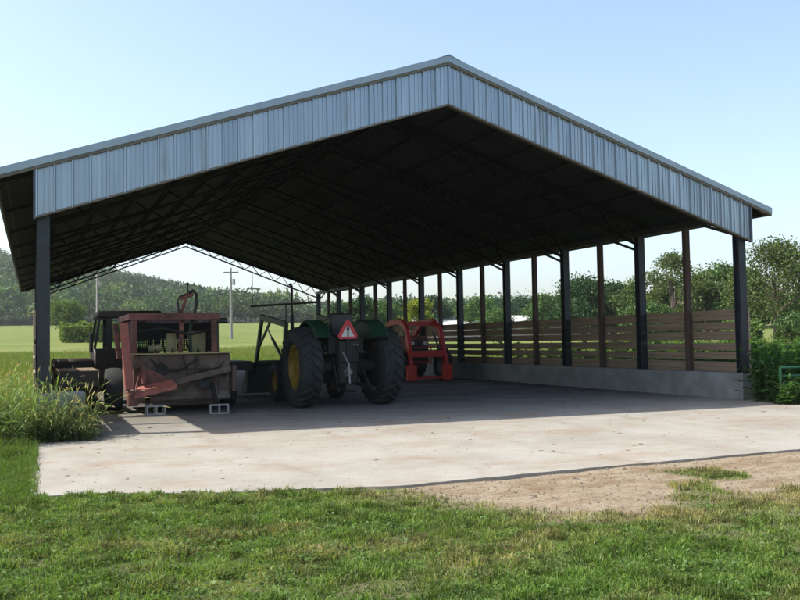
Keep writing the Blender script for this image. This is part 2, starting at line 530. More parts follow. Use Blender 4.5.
# purlins
for k in range(9):
    for s_ in (-1, 1):
        xx = -.45 + k * .97
        if s_ > 0: xx = W - xx
        zt = ztop(xx, .034)
        b = MB(); b.box(xx - .025, xx + .025, Y0 + .01, Y1 - .01, zt - .09, zt); b.build('purlin', M_purlin, barn)
for x in (.13, W - .15):
    b = MB(); b.box(x - .11 if x > 5 else x - .03, x + .03 if x > 5 else x + .11, .2, Lb - .1, 4.16, 4.30)
    b.build('eave_beam', M_steel, barn)

# trusses
def truss_mesh():
    b = MB()
    top = lambda x: ztop(x, .165)
    zheel, zap = 3.88, ztop(W / 2, .38)
    def bot(x):
        t = min(x, W - x) / (W / 2)
        return zheel + (zap - zheel) * t
    for s_ in (-1, 1):
        f = (lambda x: x) if s_ < 0 else (lambda x: W - x)
        for dy in (-.045, .045):
            b.bar((f(-.55), dy, top(-.55)), (f(W / 2 + .02), dy, top(W / 2) + .0), .04, .07)
            b.bar((f(.10), dy, bot(.1)), (f(W / 2), dy, bot(W / 2)), .04, .06)
        x = .15; n = 17; step = (W / 2 - .35) / n
        for i in range(n):
            xa = x + i * step
            if i % 2 == 0:
                b.tube([(f(xa), 0, bot(xa)), (f(xa + step), 0, top(xa + step))], .022, 5)
            else:
                b.tube([(f(xa), 0, top(xa)), (f(xa + step), 0, bot(xa + step))], .022, 5)
        b.bar((f(.06), 0, bot(.1) - .03), (f(.06), 0, top(.1)), .07, .10)
        b.bar((f(W / 2 - .1), 0, bot(W / 2)), (f(W / 2 - .1), 0, top(W / 2)), .03, .03)
    return b
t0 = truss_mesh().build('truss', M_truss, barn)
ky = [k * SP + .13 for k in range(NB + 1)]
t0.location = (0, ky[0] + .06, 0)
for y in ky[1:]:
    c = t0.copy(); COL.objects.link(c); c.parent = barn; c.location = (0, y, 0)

# steel I-beam posts
def ibeam(h0, h1):
    b = MB(); w_ = .20
    b.box(-w_ / 2, w_ / 2, -.10, -.086, h0, h1); b.box(-w_ / 2, w_ / 2, .086, .10, h0, h1)
    b.box(-.006, .006, -.086, .086, h0, h1)
    b.box(-.13, .13, -.13, .13, h0 - .004, h0 + .014)
    for z in (1.2, 2.0, 2.9):
        b.box(-.085, .085, -.099 - .006, -.1005, z, z + .04)
    return b
p0 = ibeam(.60, 4.3).build('steel_post', M_postpaint, barn)
firstp = True
for x in (.13, W - .15):
    for y in ky:
        if firstp: o = p0; firstp = False
        else: o = p0.copy(); COL.objects.link(o); o.parent = barn
        o.location = (x, y, 0)
tp0 = MB().box(-.07, .07, -.07, .07, .60, 4.3, bev=.008).build('timber_post', M_post, barn)
firstp = True
for x in (.11, W - .13):
    for k in range(NB):
        if firstp: o = tp0; firstp = False
        else: o = tp0.copy(); COL.objects.link(o); o.parent = barn
        o.location = (x, (k + .5) * SP + .13, 0)
# knee braces
kb0 = None
for x in (.13, W - .15):
    for y in ky:
        if kb0 is None:
            b = MB(); b.bar((0, .1, 3.80), (0, 1.62, 4.30), .05, .06)
            o = kb0 = b.build('knee_brace', M_steel, barn)
        else:
            o = kb0.copy(); COL.objects.link(o); o.parent = barn
        if y > ky[-2] + 1: o.rotation_euler = (0, 0, math.pi)
        o.location = (x, y, 0)
# concrete wall bases
for x0, x1 in ((-.02, .30), (W - .30, W + .08)):
    b = MB(); b.box(x0, x1, .0 if x0 > 5 else .5, Lb, -.1, .60, bev=.012); b.build('concrete_wall', M_concw, barn)
b = MB(); b.box(-.02, .78, -.02, .49, -.1, .72, bev=.015); b.build('concrete_footing', M_concw, barn)
# planks
rows = [(.62, .24), (.895, .20), (1.125, .205), (1.365, .20), (1.60, .205), (1.84, .262)]
for side in (-1, 1):
    for ri, (z, h) in enumerate(rows):
        edges = [0.0, 5.65, 11.16, 18.52, 25.87, Lb] if ri % 2 else [0.0, 3.81, 9.32, 16.68, 24.03, Lb]
        for a_, c_ in zip(edges[:-1], edges[1:]):
            xc = (-.012 if side < 0 else W - .03)
            b = MB(); b.box(-.02, .02, a_ + .006, c_ - .006, 0, h + random.uniform(-.03, .012), bev=.004)
            o = b.build('plank', M_plank, barn)
            o.location = (xc + random.uniform(-.003, .003), 0, z + random.uniform(-.02, .014))
            o.rotation_euler = (random.uniform(-.0022, .0022) * (1 if a_ < 1 else .4), 0, 0)
# dried droppings, clods, straw on the slab
def clods():
    V = []; Fc = []; T = []
    n = 900
    n = 1500
    xs = RNG.uniform(.2, 15, n); ys = np.where(RNG.random(n) < .5, RNG.uniform(-6.8, 1, n), RNG.uniform(-1, 14, n))
    k = 0
    for x, y in zip(xs, ys):
        r = abs(RNG.normal(0, .008)) + .003
        if RNG.random() < .02: r *= 2.5
        hgt = r * RNG.uniform(.15, .5)
        m_ = 6
        ang = np.arange(m_) / m_ * 2 * np.pi + RNG.random()
        rr = r * RNG.uniform(.7, 1.5, m_)
        ring = np.stack([x + np.cos(ang) * rr * 1.4, y + np.sin(ang) * rr, np.full(m_, .001)], 1)
        mid = np.stack([x + np.cos(ang) * rr * .9, y + np.sin(ang) * rr * .6, np.full(m_, hgt)], 1)
        V += [ring, mid, np.array([[x, y, hgt * 1.15]])]
        for i in range(m_):
            j = (i + 1) % m_
            Fc.append((k + i, k + j, k + m_ + j)); Fc.append((k + i, k + m_ + j, k + m_ + i)); Fc.append((k + m_ + i, k + m_ + j, k + 2 * m_))
        g_ = RNG.uniform(.5, 1.3)
        T.append(np.tile(np.array([.16, .115, .07]) * g_, (2 * m_ + 1, 1)))
        k += 2 * m_ + 1
    return np.concatenate(V), np.array(Fc), np.concatenate(T)
M_tint, nt_, bs_ = nmat('clod_soil')
a_ = N(nt_, 'ShaderNodeAttribute'); a_.attribute_name = 'tint'; nt_.links.new(a_.outputs['Color'], bs_.inputs['Base Color']); bs_.inputs['Roughness'].default_value = .95
v_, f_, t_ = clods()
o = mesh_np('loose_debris', v_, f_, M_tint, t_)
tag(o, 'small brown clods and straw scattered over the pale concrete apron', 'debris', kind='stuff')

# ------------------------------------------------------------------ machines: materials
M_tyre = mat('tyre_rubber', (.014, .017, .018), (.024, .028, .027), scale=4, rough=.85, dirt=(.045, .046, .04), dirt_amt=.3)
M_green = mat('green_paint', (.008, .045, .02), (.010, .032, .017), scale=3, rough=.45, dirt=(.05, .06, .04), dirt_amt=.25)
M_yellow = mat('yellow_rim_paint', (.30, .19, .015), (.20, .13, .018), scale=5, rough=.5, dirt=(.17, .12, .05), dirt_amt=.35)
M_black = mat('black_paint', (.012, .012, .013), (.022, .02, .02), scale=4, rough=.55)
M_castdark = mat('greasy_casting', (.011, .015, .012), (.02, .018, .015), scale=6, rough=.7)
M_red = mat('red_loader_paint', (.52, .018, .013), (.40, .016, .012), scale=3, rough=.42, dirt=(.3, .06, .03), dirt_amt=.15)
M_redold = mat('faded_red_paint', (.27, .085, .062), (.15, .055, .042), scale=5, rough=.6, dirt=(.085, .05, .038), dirt_amt=.6, bmp=.1)
M_rustbody = mat('dusty_rust_panel', (.15, .105, .08), (.085, .058, .046), scale=1.1, rough=.9, dirt=(.22, .19, .155), dirt_amt=.45, bmp=.15)
M_orange = mat('orange_red_paint', (.56, .032, .012), (.45, .026, .012), scale=3, rough=.45)
M_redlit = mat('worn_sunlit_red_paint', (.42, .12, .09), (.30, .09, .07), scale=6, rough=.55, dirt=(.16, .09, .07), dirt_amt=.3)  # brighter pinkish version of the red, sunlight painted into the colour
M_hubgrey = mat('grey_hub_paint', (.3, .3, .28), (.2, .2, .19), scale=5, rough=.6)
M_seat = mat('black_vinyl', (.018, .018, .02), (.03, .03, .03), scale=8, rough=.5)
M_chrome = mat('cylinder_rod', (.6, .6, .6), (.5, .5, .5), rough=.2, metal=1)
M_yellowp = mat('straw_yellow_panel', (.42, .36, .18), (.32, .28, .14), scale=3, rough=.7)
M_white = mat('off_white_paint', (.62, .6, .55), (.5, .48, .44), scale=6, rough=.6)
M_smvred = mat('smv_red_border', (.60, .02, .03), (.5, .02, .03), rough=.4)
M_smvpale = mat('smv_faded_center', (.66, .64, .60), (.56, .53, .48), scale=6, rough=.6)
def glass(name, col, alpha=.4):
    m, nt, bs = nmat(name)
    nt.nodes.remove(bs)
    t = N(nt, 'ShaderNodeBsdfTransparent'); t.inputs[0].default_value = (*col, 1)
    g = N(nt, 'ShaderNodeBsdfGlossy', Roughness=.05)
    mx = N(nt, 'ShaderNodeMixShader'); mx.inputs[0].default_value = .08
    nt.links.new(t.outputs[0], mx.inputs[1]); nt.links.new(g.outputs[0], mx.inputs[2])
    nt.links.new(mx.outputs[0], nt.nodes['Material Output'].inputs[0])
    return m
M_glass = glass('green_tinted_glass', (.86, .94, .91))

def tyre(R, w_, lugs=22, rimr=None, ag=True):
    """tyre centred on the origin, axis along x"""
    rimr = rimr or R * .56
    h = w_ / 2
    b = MB()
    b.lathe([(-h * .55, rimr), (-h * .95, rimr * 1.14), (-h * 1.0, R * .80), (-h * .90, R * .93), (-h * .45, R * .965), (0, R * .975), (h * .45, R * .965), (h * .90, R * .93), (h, R * .80), (h * .95, rimr * 1.14), (h * .55, rimr)], 44)
    if ag:
        for s_ in (-1, 1):
            for k in range(lugs):
                t0_ = 2 * math.pi * (k + (.5 if s_ > 0 else 0)) / lugs
                pts = []
                for u, rr in ((-.04, .975), (.35, .967), (.7, .955), (1.0, .90)):
                    t = t0_ + u * .22
                    pts.append((s_ * h * u * 1.0, t, rr * R))
                vs = []; dt = .048 * (.9 / R) ** .3
                for (x, t, rr) in pts:
                    for da, dr in ((-dt, -.01), (-dt * .7, .045 * R / .9 + .0), (dt * .7, .045 * R / .9), (dt, -.01)):
                        r_ = rr + dr
                        vs.append((x, r_ * math.cos(t + da), r_ * math.sin(t + da)))
                fs = []
                for i in range(3):
                    for j in range(3):
                        fs.append((i * 4 + j, i * 4 + j + 1, i * 4 + 5 + j, i * 4 + 4 + j))
                fs.append((0, 1, 2, 3)); fs.append((12, 15, 14, 13))
                b.add(vs, fs)
    return b
def rim(R, w_, side=-1):
    b = MB(); h = w_ / 2
    b.lathe([(-h * .62, R * 1.04), (-h * .62, R * .93), (-h * .2, R * .88), (0, R * .45), (h * .0, R * .2), (-h * .35, R * .18), (-h * .38, R * .02), (h * .12, R * .02), (h * .12, R * .85), (h * .62, R * .93), (h * .62, R * 1.04), (h * .55, R * 1.06), (-h * .55, R * 1.06)], 36)
    for k in range(8):
        t = 2 * math.pi * k / 8
        y, z = math.cos(t) * R * .30, math.sin(t) * R * .30
        b.tube([(-h * .05 - .05, y, z), (.02, y, z)], .018, 6)
    if side > 0:
        b.v = [(-p[0], p[1], p[2]) for p in b.v]
    return b
def wheel(parent, loc, R, w_, rimmat, side, name='rear_wheel', lugs=22, rr=None, ag=True):
    rr = rr or R * .56
    o = tyre(R, w_, lugs, rr, ag).build(name, M_tyre, parent, smooth=True)
    o.location = loc
    r_ = rim(rr, w_, side).build('rim', rimmat, o, smooth=True)
    return o

# ------------------------------------------------------------------ green tractor
gt = thing('green_tractor', 'old green tractor seen from behind with yellow rims and a red edged triangle sign', 'tractor', (6.62, 3.85, 0), rad(2.0))
for s_ in (-1, 1):
    tw = wheel(gt, (s_ * .98, 0, .91), .91, .50, M_yellow, s_, lugs=24, rr=.52)
    MB().lathe([(-s_ * .20, .02), (-s_ * .20, .47), (-s_ * .17, .50), (-s_ * .17, .02)], 28).build('rim_shade_disc', M_castdark, tw, smooth=True)  # dark disc added over the rim's inner face to stand in for shade
    wheel(gt, (s_ * .78, 2.55, .50), .50, .26, M_yellow, s_, name='front_wheel', lugs=18, rr=.26)
    b = MB(); prof = []
    vs = []; fs = []
    n = 13
    for i in range(n):
        t = rad(38 + 112 * i / (n - 1)); rr = 1.0
        y = -math.cos(t) * rr; z = .94 + math.sin(t) * rr
        for xx, dz in ((.50, .0), (.54, .03), (.86, .03), (.90, -.02)):
            yy = -math.cos(t) * (rr + dz); zz = .94 + math.sin(t) * (rr + dz) * 1.02
            vs.append((s_ * xx, yy, zz)); 
    for i in range(n - 1):
        for j in range(3):
            fs.append((i * 4 + j, i * 4 + j + 1, i * 4 + 5 + j, i * 4 + 4 + j))
    vs2 = [(x, y * .985, .94 + (z - .94) * .985) for x, y, z in vs]
    k = len(vs)
    b.add(vs + vs2, fs + [tuple(q + k for q in f[::-1]) for f in fs])
    # inner skirt
    sk = [(s_ * .515, -math.cos(rad(38 + 112 * i / 12)) * .99, .94 + math.sin(rad(38 + 112 * i / 12)) * 1.0) for i in range(13)]
    kk = [(s_ * .50, y, z) for _, y, z in sk]
    b.add(sk + kk, [tuple(range(13)), tuple(range(13, 26))[::-1]])
    b.build('fender', M_green, gt, smooth=True)
    # three point arms
    b = MB(); b.bar((s_ * .28, -.1, .52), (s_ * .42, -.95, .42), .04, .09, bev=.008); b.bar((s_ * .30, -.25, 1.12), (s_ * .38, -.72, .50), .03, .04)
    b.build('hitch_arm', M_castdark, gt)
b = MB()
b.lathe([(-.80, .09), (-.80, .14), (-.30, .17), (-.25, .26), (.25, .26), (.30, .17), (.80, .14), (.80, .09)], 20, 'x', (0, 0, .91)); b.build('axle_housing', M_castdark, gt, smooth=True)
b = MB(); b.box(-.26, .26, -.42, .9, .50, 1.22, bev=.05); b.box(-.20, .20, .9, 2.7, .55, 1.05, bev=.04); b.box(-.62, .62, 2.5, 2.62, .48, .60, bev=.02); b.build('transmission', M_castdark, gt)
b = MB(); b.box(-.07, .07, -.95, -.3, .34, .38, bev=.006); b.box(-.045, .045, -.55, -.4, .60, .70, bev=.01); b.build('drawbar', M_castdark, gt)
b = MB(); b.box(-.52, .52, -.25, 1.3, 1.20, 1.26, bev=.012); b.build('platform', M_green, gt)
b = MB(); b.box(-.24, .24, -.47, -.40, 1.0, 1.50, bev=.02); b.box(-.44, .44, -.30, -.24, 1.2, 1.60, bev=.02); b.build('rear_panel', M_castdark, gt)
b = MB(); b.tube([(-.14, -.47, 1.22), (-.15, -.85, .98), (-.15, -.9, .55)], .022, 8); b.build('top_link', M_hubgrey, gt, smooth=True)
b = MB()
for x_ in (.12, .20): b.tube([(x_, -.40, 1.40), (x_, -.53, 1.40)], .022, 8)
b.build('hydraulic_coupler', M_hubgrey, gt)
for x_ in (.12, .20): MB().tube([(x_, -.53, 1.40), (x_ + .02, -.64, 1.3), (x_ + .08, -.6, .9), (x_ + .16, -.45, .7)], .014, 6).build('hose', M_black, gt, smooth=True)
b = MB(); b.lathe([(-.60, .0), (-.60, .035), (-.42, .035), (-.42, .11), (-.40, .11), (-.40, 0)], 14, 'y', (0, 0, .78)); b.build('power_shaft', M_hubgrey, gt, smooth=True)
b = MB(); b.tube([(-.30, -.1, 1.26), (-.34, .1, 1.75), (-.34, .12, 1.8)], .012, 6); b.tube([(.30, .2, 1.26), (.36, .1, 1.7)], .012, 6); b.build('control_lever', M_black, gt)
b = MB(); b.box(-.50, -.30, -.2, .0, 1.28, 1.42, bev=.02); b.build('toolbox', M_green, gt)
b = MB(); b.box(-.30, .30, 1.3, 3.15, 1.02, 1.66, bev=.07); b.build('hood', M_green, gt)
b = MB(); b.box(-.27, .27, 3.155, 3.2, .75, 1.55, bev=.02); b.build('grille', M_black, gt)
b = MB(); b.box(-.27, .27, .95, 1.28, 1.26, 1.74, bev=.05); b.build('dashboard', M_green, gt)
b = MB(); b.box(-.26, .26, .05, .50, 1.52, 1.64, bev=.05); b.box(-.27, .27, -.06, .06, 1.60, 2.14, bev=.05); b.box(-.12, .12, .1, .4, 1.24, 1.52); b.build('seat', M_seat, gt, smooth=True)
b = MB()
ring = [(.20 * math.cos(t), .78 - .07 * math.sin(t), 1.86 + .19 * math.sin(t)) for t in [2 * math.pi * i / 20 for i in range(21)]]
b.tube(ring, .014, 6); b.tube([(0, .80, 1.86), (0, 1.0, 1.70)], .02, 6); b.bar((-.19, .78, 1.86), (.19, .78, 1.86), .02, .015); b.build('steering_wheel', M_black, gt, smooth=True)
b = MB(); b.tube([(-.33, 2.75, 1.6), (-.33, 2.75, 2.20)], .045, 10); b.tube([(-.33, 2.75, 2.2), (-.33, 2.75, 2.72)], .028, 10); b.tube([(-.33, 2.75, 2.70), (-.33, 2.75, 2.93), (-.37, 2.80, 3.0)], .036, 10); b.build('exhaust_pipe', M_castdark, gt, smooth=True)
# warning triangle
sg = MB()
c = (-.03, -.50, 1.705)
def tri(r, cut):
    P = []
    for k in range(3):
        t = rad(90 + 120 * k)
        for d in (-cut, cut):
            P.append((c[0] + r * math.cos(t + d), c[2] + r * math.sin(t + d)))
    return P
sg.prism(tri(.262, .16), -.503, -.497); smv = sg.build('warning_triangle', M_smvred, gt)
sg = MB(); sg.prism([(c[0] + (x - c[0]) * .66, c[2] + (z - c[2]) * .66 - .018) for x, z in tri(.262, .05)], -.508, -.5045); sg.build('triangle_center', M_smvpale, smv)
sg = MB(); sg.box(c[0] - .012, c[0] + .012, -.53, -.511, 1.60, 1.86); sg.box(c[0] - .03, c[0] + .03, -.53, -.511, 1.74, 1.80, bev=.01); sg.build('mounting_bracket', M_black, smv)
b = MB(); b.bar((c[0], -.48, 1.0), (c[0], -.49, 1.6), .05, .02); b.build('sign_stem', M_castdark, gt)
# loader
for s_ in (-1, 1):
    x = s_ * .80
    b = MB()
    b.bar((x, 1.95, .55), (x, 1.75, 1.98), .09, .14, (0, 1, 0), bev=.01)
    b.bar((s_ * .3, 1.9, .75), (x, 1.9, .75), .12, .12)
    b.build('loader_mast', M_green, gt)
    b = MB()
    b.bar((x, 1.72, 1.93), (x, 3.98, 2.17), .075, .15, bev=.01)
    b.bar((x, 3.92, 2.22), (x, 4.75, .62), .075, .16, bev=.01)
    b.bar((x, 3.2, 2.0), (x, 4.3, 1.35), .05, .07, bev=.01)
    arm = b.build('loader_arm', M_green, gt)
    b = MB(); b.tube([(x, 1.95, 1.0), (x, 3.0, 1.6)], .04, 8); b.build('lift_cylinder', M_green, arm)
    b = MB(); b.tube([(x, 3.0, 1.6), (x, 3.5, 1.9)], .022, 8); b.build('cylinder_rod', M_chrome, arm)
b = MB(); b.bar((-.8, 4.5, .95), (.8, 4.5, .95), .09, .09); b.build('cross_tube', M_green, gt)
b = MB()
for x in (-1.0, .98):
    b.prism([(4.75, .95), (4.85, .12), (5.55, .05), (5.5, .2)], x, x + .02, 'x')
b.bar((-.99, 4.78, .85), (.99, 4.78, .85), .02, .2); b.prism([(4.75, .95), (4.77, .95), (4.88, .14), (5.55, .07), (5.55, .05), (4.85, .12)], -.98, .98, 'x')
b.build('bucket', M_green, gt)

# ------------------------------------------------------------------ red tractor with loader frame
rtr = thing('red_tractor', 'red tractor with a bright orange red front loader frame and no bucket facing out', 'tractor', (12.78, 16.0, 0), rad(180))
# local +y points out of the barn toward the viewer
for s_ in (-1, 1):
    wheel(rtr, (s_ * .90, 0, .74), .74, .40, M_hubgrey, s_, lugs=20)
    wheel(rtr, (s_ * .86, 2.62, .60), .60, .28, M_hubgrey, s_, name='front_wheel', lugs=18)
    b = MB()
    pts = [(s_ * .62, .55, 1.60), (s_ * .62, 1.3, 2.10), (s_ * .62, 2.35, 2.14), (s_ * .64, 2.9, 1.85), (s_ * .66, 3.2, .95), (s_ * .68, 3.32, .42)]
    for p, q in zip(pts[:-1], pts[1:]):
        b.bar(p, q, .13, .20, (0, 0, 1) if abs(q[2] - p[2]) < .8 else (0, 1, 0), bev=.012)
    for p in pts[1:-1]:
        b.lathe([(p[0] - .05, .0), (p[0] - .05, .10), (p[0] + .05, .10), (p[0] + .05, .0)], 14, 'x', (0, p[1], p[2]))
    arm = b.build('loader_arm', M_red, rtr, smooth=True)
    b = MB(); b.tube([(s_ * .62, 1.0, .9), (s_ * .62, 1.7, 1.4)], .04, 8); b.tube([(s_ * .56, 2.5, 1.75), (s_ * .57, 3.05, 1.0)], .035, 8); b.build('hydraulic_cylinder', M_black, arm)
    b = MB(); b.bar((s_ * .60, .5, .5), (s_ * .62, .65, 1.6), .08, .2, (0, 1, 0)); b.build('loader_mast', M_red, rtr)
    b = MB(); b.box(s_ * .68 - .19, s_ * .68 + .19, 3.30, 3.42, .06, .60, bev=.02); b.build('attach_foot', M_orange, rtr)
    b = MB(); b.prism([(-.78, .72), (-.66, 1.22), (-.25, 1.52), (.35, 1.5), (.62, 1.2), (.60, 1.16), (.33, 1.45), (-.23, 1.47), (-.62, 1.18), (-.74, .72)], min(s_ * .70, s_ * 1.2), max(s_ * .70, s_ * 1.2), 'x'); b.build('fender', M_red, rtr)
    b = MB(); b.lathe([(2.48, .0), (2.48, .075), (2.43, .085), (2.43, 0)], 14, 'y', (s_ * .25, 0, 1.36)); b.build('headlight', M_white, rtr)
b = MB(); b.bar((-.66, 3.30, .98), (.66, 3.30, .98), .12, .22, bev=.01); b.build('cross_tube', M_red, rtr)
b = MB(); b.bar((-.60, 3.36, .16), (.60, 3.36, .16), .08, .09, bev=.01); b.build('lower_bar', M_red, rtr)
b = MB(); b.bar((-.62, 2.45, 2.06), (.62, 2.45, 2.06), .08, .16); b.build('hose_guard', M_red, rtr)
b = MB(); b.box(-.44, .44, 1.0, 2.40, .60, 1.62, bev=.08); b.build('hood', M_redold, rtr, smooth=True)
b = MB(); b.box(-.36, .36, 2.40, 2.425, .65, 1.48, bev=.01)
for k in range(9): b.box(-.34, .34, 2.425, 2.435, .70 + k * .085, .725 + k * .085)
b.build('grille', M_black, rtr)
b = MB()
for z in (.70, .95, 1.2): b.bar((-.42, 2.58, z), (.42, 2.58, z), .03, .03)
for x in (-.42, .42): b.bar((x, 2.58, .6), (x, 2.58, 1.25), .03, .03)
b.build('grille_guard', M_red, rtr)
b = MB(); b.box(-.25, .25, -.4, 2.3, .4, .95, bev=.05); b.build('transmission', M_castdark, rtr)
b = MB(); b.box(-.24, .24, -.1, .35, 1.25, 1.38, bev=.04); b.box(-.25, .25, -.2, -.1, 1.35, 1.8, bev=.04); b.build('seat', M_seat, rtr)
b = MB(); b.tube([(.3, 1.9, 1.5), (.3, 1.9, 2.42)], .035, 8); b.build('exhaust_pipe', M_black, rtr)
b = MB(); b.tube([(.2 * math.cos(t), .72 + .05 * math.sin(t), 1.62 + .18 * math.sin(t)) for t in [2 * math.pi * i / 18 for i in range(19)]], .014, 6); b.tube([(0, .75, 1.62), (0, 1.0, 1.4)], .02, 6); b.build('steering_wheel', M_black, rtr)

# ------------------------------------------------------------------ red implement at left
im = thing('farm_implement', 'dusty faded red farm implement with an open mesh top and a hose tower on blocks', 'farm machine', (1.94, 4.0, 0))
ox, oy = 1.94, 4.0
def B(x0, x1, y0, y1, z0, z1, bev=.01): return MB().box(x0 - ox, x1 - ox, y0 - oy, y1 - oy, z0, z1, bev=bev)
def P3(x, y, z): return (x - ox, y - oy, z)
for x0, y0 in ((1.92, 3.95), (3.63, 3.95), (1.92, 6.3), (3.63, 6.3)):
    B(x0, x0 + .12, y0, y0 + .1, 1.30, 2.02).build('corner_post', M_redold, im)
b = B(1.86, 3.80, 3.93, 4.06, 2.022, 2.17); b.box(1.86 - ox, 3.80 - ox, 6.29 - oy, 6.41 - oy, 2.022, 2.17)
b.box(1.87 - ox, 1.99 - ox, 4.062 - oy, 6.288 - oy, 2.03, 2.16); b.box(3.67 - ox, 3.79 - ox, 4.062 - oy, 6.288 - oy, 2.03, 2.16)
b.build('top_frame', M_redold, im)
b = MB()
for k in range(36):
    x = 2.06 + k * .0447; b.bar(P3(x, 6.0, 1.32), P3(x, 6.0, 2.02), .026, .014)
for k in range(15):
    z = 1.34 + k * .047; b.bar(P3(2.04, 6.015, z), P3(3.64, 6.015, z), .014, .028)
b.box(2.0 - ox, 3.66 - ox, 6.05 - oy, 6.07 - oy, 1.60, 2.02)
for k in range(12):
    x = 2.08 + k * .14; b.bar(P3(x, 4.08, 1.99), P3(x, 6.0, 1.99), .02, .03)
b.build('wire_mesh', M_black, im)
for x_ in (1.965, 3.70):
    b = MB()
    for k in range(40): b.bar(P3(x_, 4.12 + k * .053, 1.31), P3(x_, 4.12 + k * .053, 2.01), .012, .034)
    for k in range(8): b.bar(P3(x_ + .012, 4.08, 1.36 + k * .085), P3(x_ + .012, 6.26, 1.36 + k * .085), .012, .04)
    b.box(x_ - .004 - ox, x_ + .004 - ox, 4.1 - oy, 6.2 - oy, 1.58, 2.0)
    b.build('side_mesh', M_castdark, im)
B(2.73, 2.94, 4.5, 4.53, 1.31, 1.74).build('yellow_panel', M_yellowp, im)
B(3.2, 3.60, 4.5, 4.53, 1.31, 1.77).build('yellow_panel', M_yellowp, im)
b = MB(); b.tube([P3(2.34, 4.6, 1.40), P3(2.62, 4.6, 1.42)], .085, 12); b.build('cloth_roll', M_yellowp, im)
B(1.90, 4.06, 3.88, 4.02, 1.27, 1.305).build('front_ledge', M_yellowp, im)
b = B(1.94, 4.05, 4.0, 6.4, .24, 1.268, .03)
for k in range(5): b.box(2.1 + k * .42 - ox, 2.14 + k * .42 - ox, 3.975 - oy, 4.02 - oy, .3, 1.25)
b.build('body_panel', M_rustbody, im)
b = MB(); b.bar(P3(1.98, 3.72, .50), P3(4.02, 3.80, .93), .08, .13, bev=.01); b.build('slanted_beam', M_rustbody, im)
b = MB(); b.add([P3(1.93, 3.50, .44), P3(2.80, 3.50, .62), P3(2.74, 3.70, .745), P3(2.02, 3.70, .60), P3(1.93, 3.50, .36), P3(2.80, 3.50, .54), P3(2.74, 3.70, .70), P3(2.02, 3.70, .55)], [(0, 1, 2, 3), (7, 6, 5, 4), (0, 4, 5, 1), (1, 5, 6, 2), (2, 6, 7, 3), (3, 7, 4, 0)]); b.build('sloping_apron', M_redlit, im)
# clutter on the machine front: chains, belts, bolts, hoses, straw
for (q, rr_, mt_) in (([P3(2.3, 3.93, 1.2), P3(2.5, 3.90, .95), P3(2.9, 3.90, .9), P3(3.3, 3.92, 1.15)], .018, M_black), ([P3(3.0, 3.93, 1.24), P3(3.1, 3.88, .8), P3(3.5, 3.88, .7), P3(3.9, 3.9, 1.1)], .016, M_castdark), ([P3(3.24, 4.2, 1.3), P3(3.30, 3.9, 1.15), P3(3.2, 3.86, .7), P3(3.0, 3.86, .45)], .02, M_black)):
    MB().tube(q, rr_, 7).build('hose', mt_, im, smooth=True)
b = MB(); b.bar(P3(1.95, 3.93, .98), P3(4.03, 3.93, .98), .03, .05); b.bar(P3(1.95, 3.93, .33), P3(4.03, 3.93, .33), .05, .08); b.build('cross_rail', M_rustbody, im)
b = MB()
for k in range(14): b.lathe([(-.02, .0), (-.02, .018), (0, .018), (0, 0)], 6, 'y', P3(2.05 + k * .15, 3.90, .98))
for k in range(10): b.lathe([(-.02, .0), (-.02, .015), (0, .015), (0, 0)], 6, 'y', P3(1.95 + k * .19, 3.93, 2.10))
b.build('bolt', M_castdark, im)
for (cx_, cz_, r__) in ((2.55, .95, .13), (3.45, .72, .20), (3.86, .85, .10)):
    b = MB(); b.lathe([(-.03, .02), (-.03, r__ * .8), (-.045, r__), (.0, r__), (.0, .02)], 20, 'y', P3(cx_, 3.93, cz_)); b.build('pulley', M_castdark, im, smooth=True)
b = MB()
for k in range(9): b.bar(P3(2.1 + k * .19, 4.3 + .1 * (k % 3), 1.27), P3(2.16 + k * .17, 4.6 + .2 * (k % 2), 1.44 + .05 * (k % 4)), .03, .05)
b.build('tine', M_castdark, im)
b = MB(); b.tube([P3(1.98, 4.2, 1.75), P3(2.6, 4.2, 1.85), P3(3.2, 4.2, 1.7), P3(3.64, 4.2, 1.8)], .03, 8); b.build('hose', M_black, im)
b = MB(); b.prism([(1.99 - ox, .56), (2.72 - ox, .72), (2.38 - ox, .93), (2.1 - ox, 1.0)], -.14, -.02); b.build('side_plate', M_redold, im)
b = MB(); b.tube([P3(2.05, 3.70, 1.13), P3(2.14, 3.68, 1.0), P3(2.15, 3.68, .66)], [.06, .07, .05], 10); b.build('lever_arm', M_redold, im, smooth=True)
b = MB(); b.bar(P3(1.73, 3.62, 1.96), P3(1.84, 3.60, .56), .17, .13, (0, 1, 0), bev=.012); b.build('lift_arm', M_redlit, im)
b = MB(); b.bar(P3(1.58, 3.9, 1.95), P3(1.66, 3.9, 1.2), .10, .1, (0, 1, 0), bev=.012); b.build('lift_arm', M_redold, im)
b = MB(); b.box(1.80 - ox, 2.02 - ox, 3.58 - oy, 3.8 - oy, .20, .52, bev=.02); b.build('hitch_bracket', M_redold, im)
wheel(im, P3(1.62, 4.9, .50), .50, .36, M_hubgrey, -1, name='wheel', lugs=16, ag=False)
wheel(im, P3(4.22, 5.2, .50), .50, .30, M_hubgrey, 1, name='wheel', lugs=16, ag=False)
b = MB(); b.box(4.06 - ox, 4.16 - ox, 3.85 - oy, 4.1 - oy, .42, 1.0, bev=.02); b.build('end_bracket', M_rustbody, im)
b = MB(); b.bar(P3(2.25, 3.95, .205), P3(2.25, 3.95, .5), .09, .09); b.bar(P3(3.62, 3.4, .205), P3(3.62, 3.9, .6), .08, .08); b.build('jack_leg', M_castdark, im)
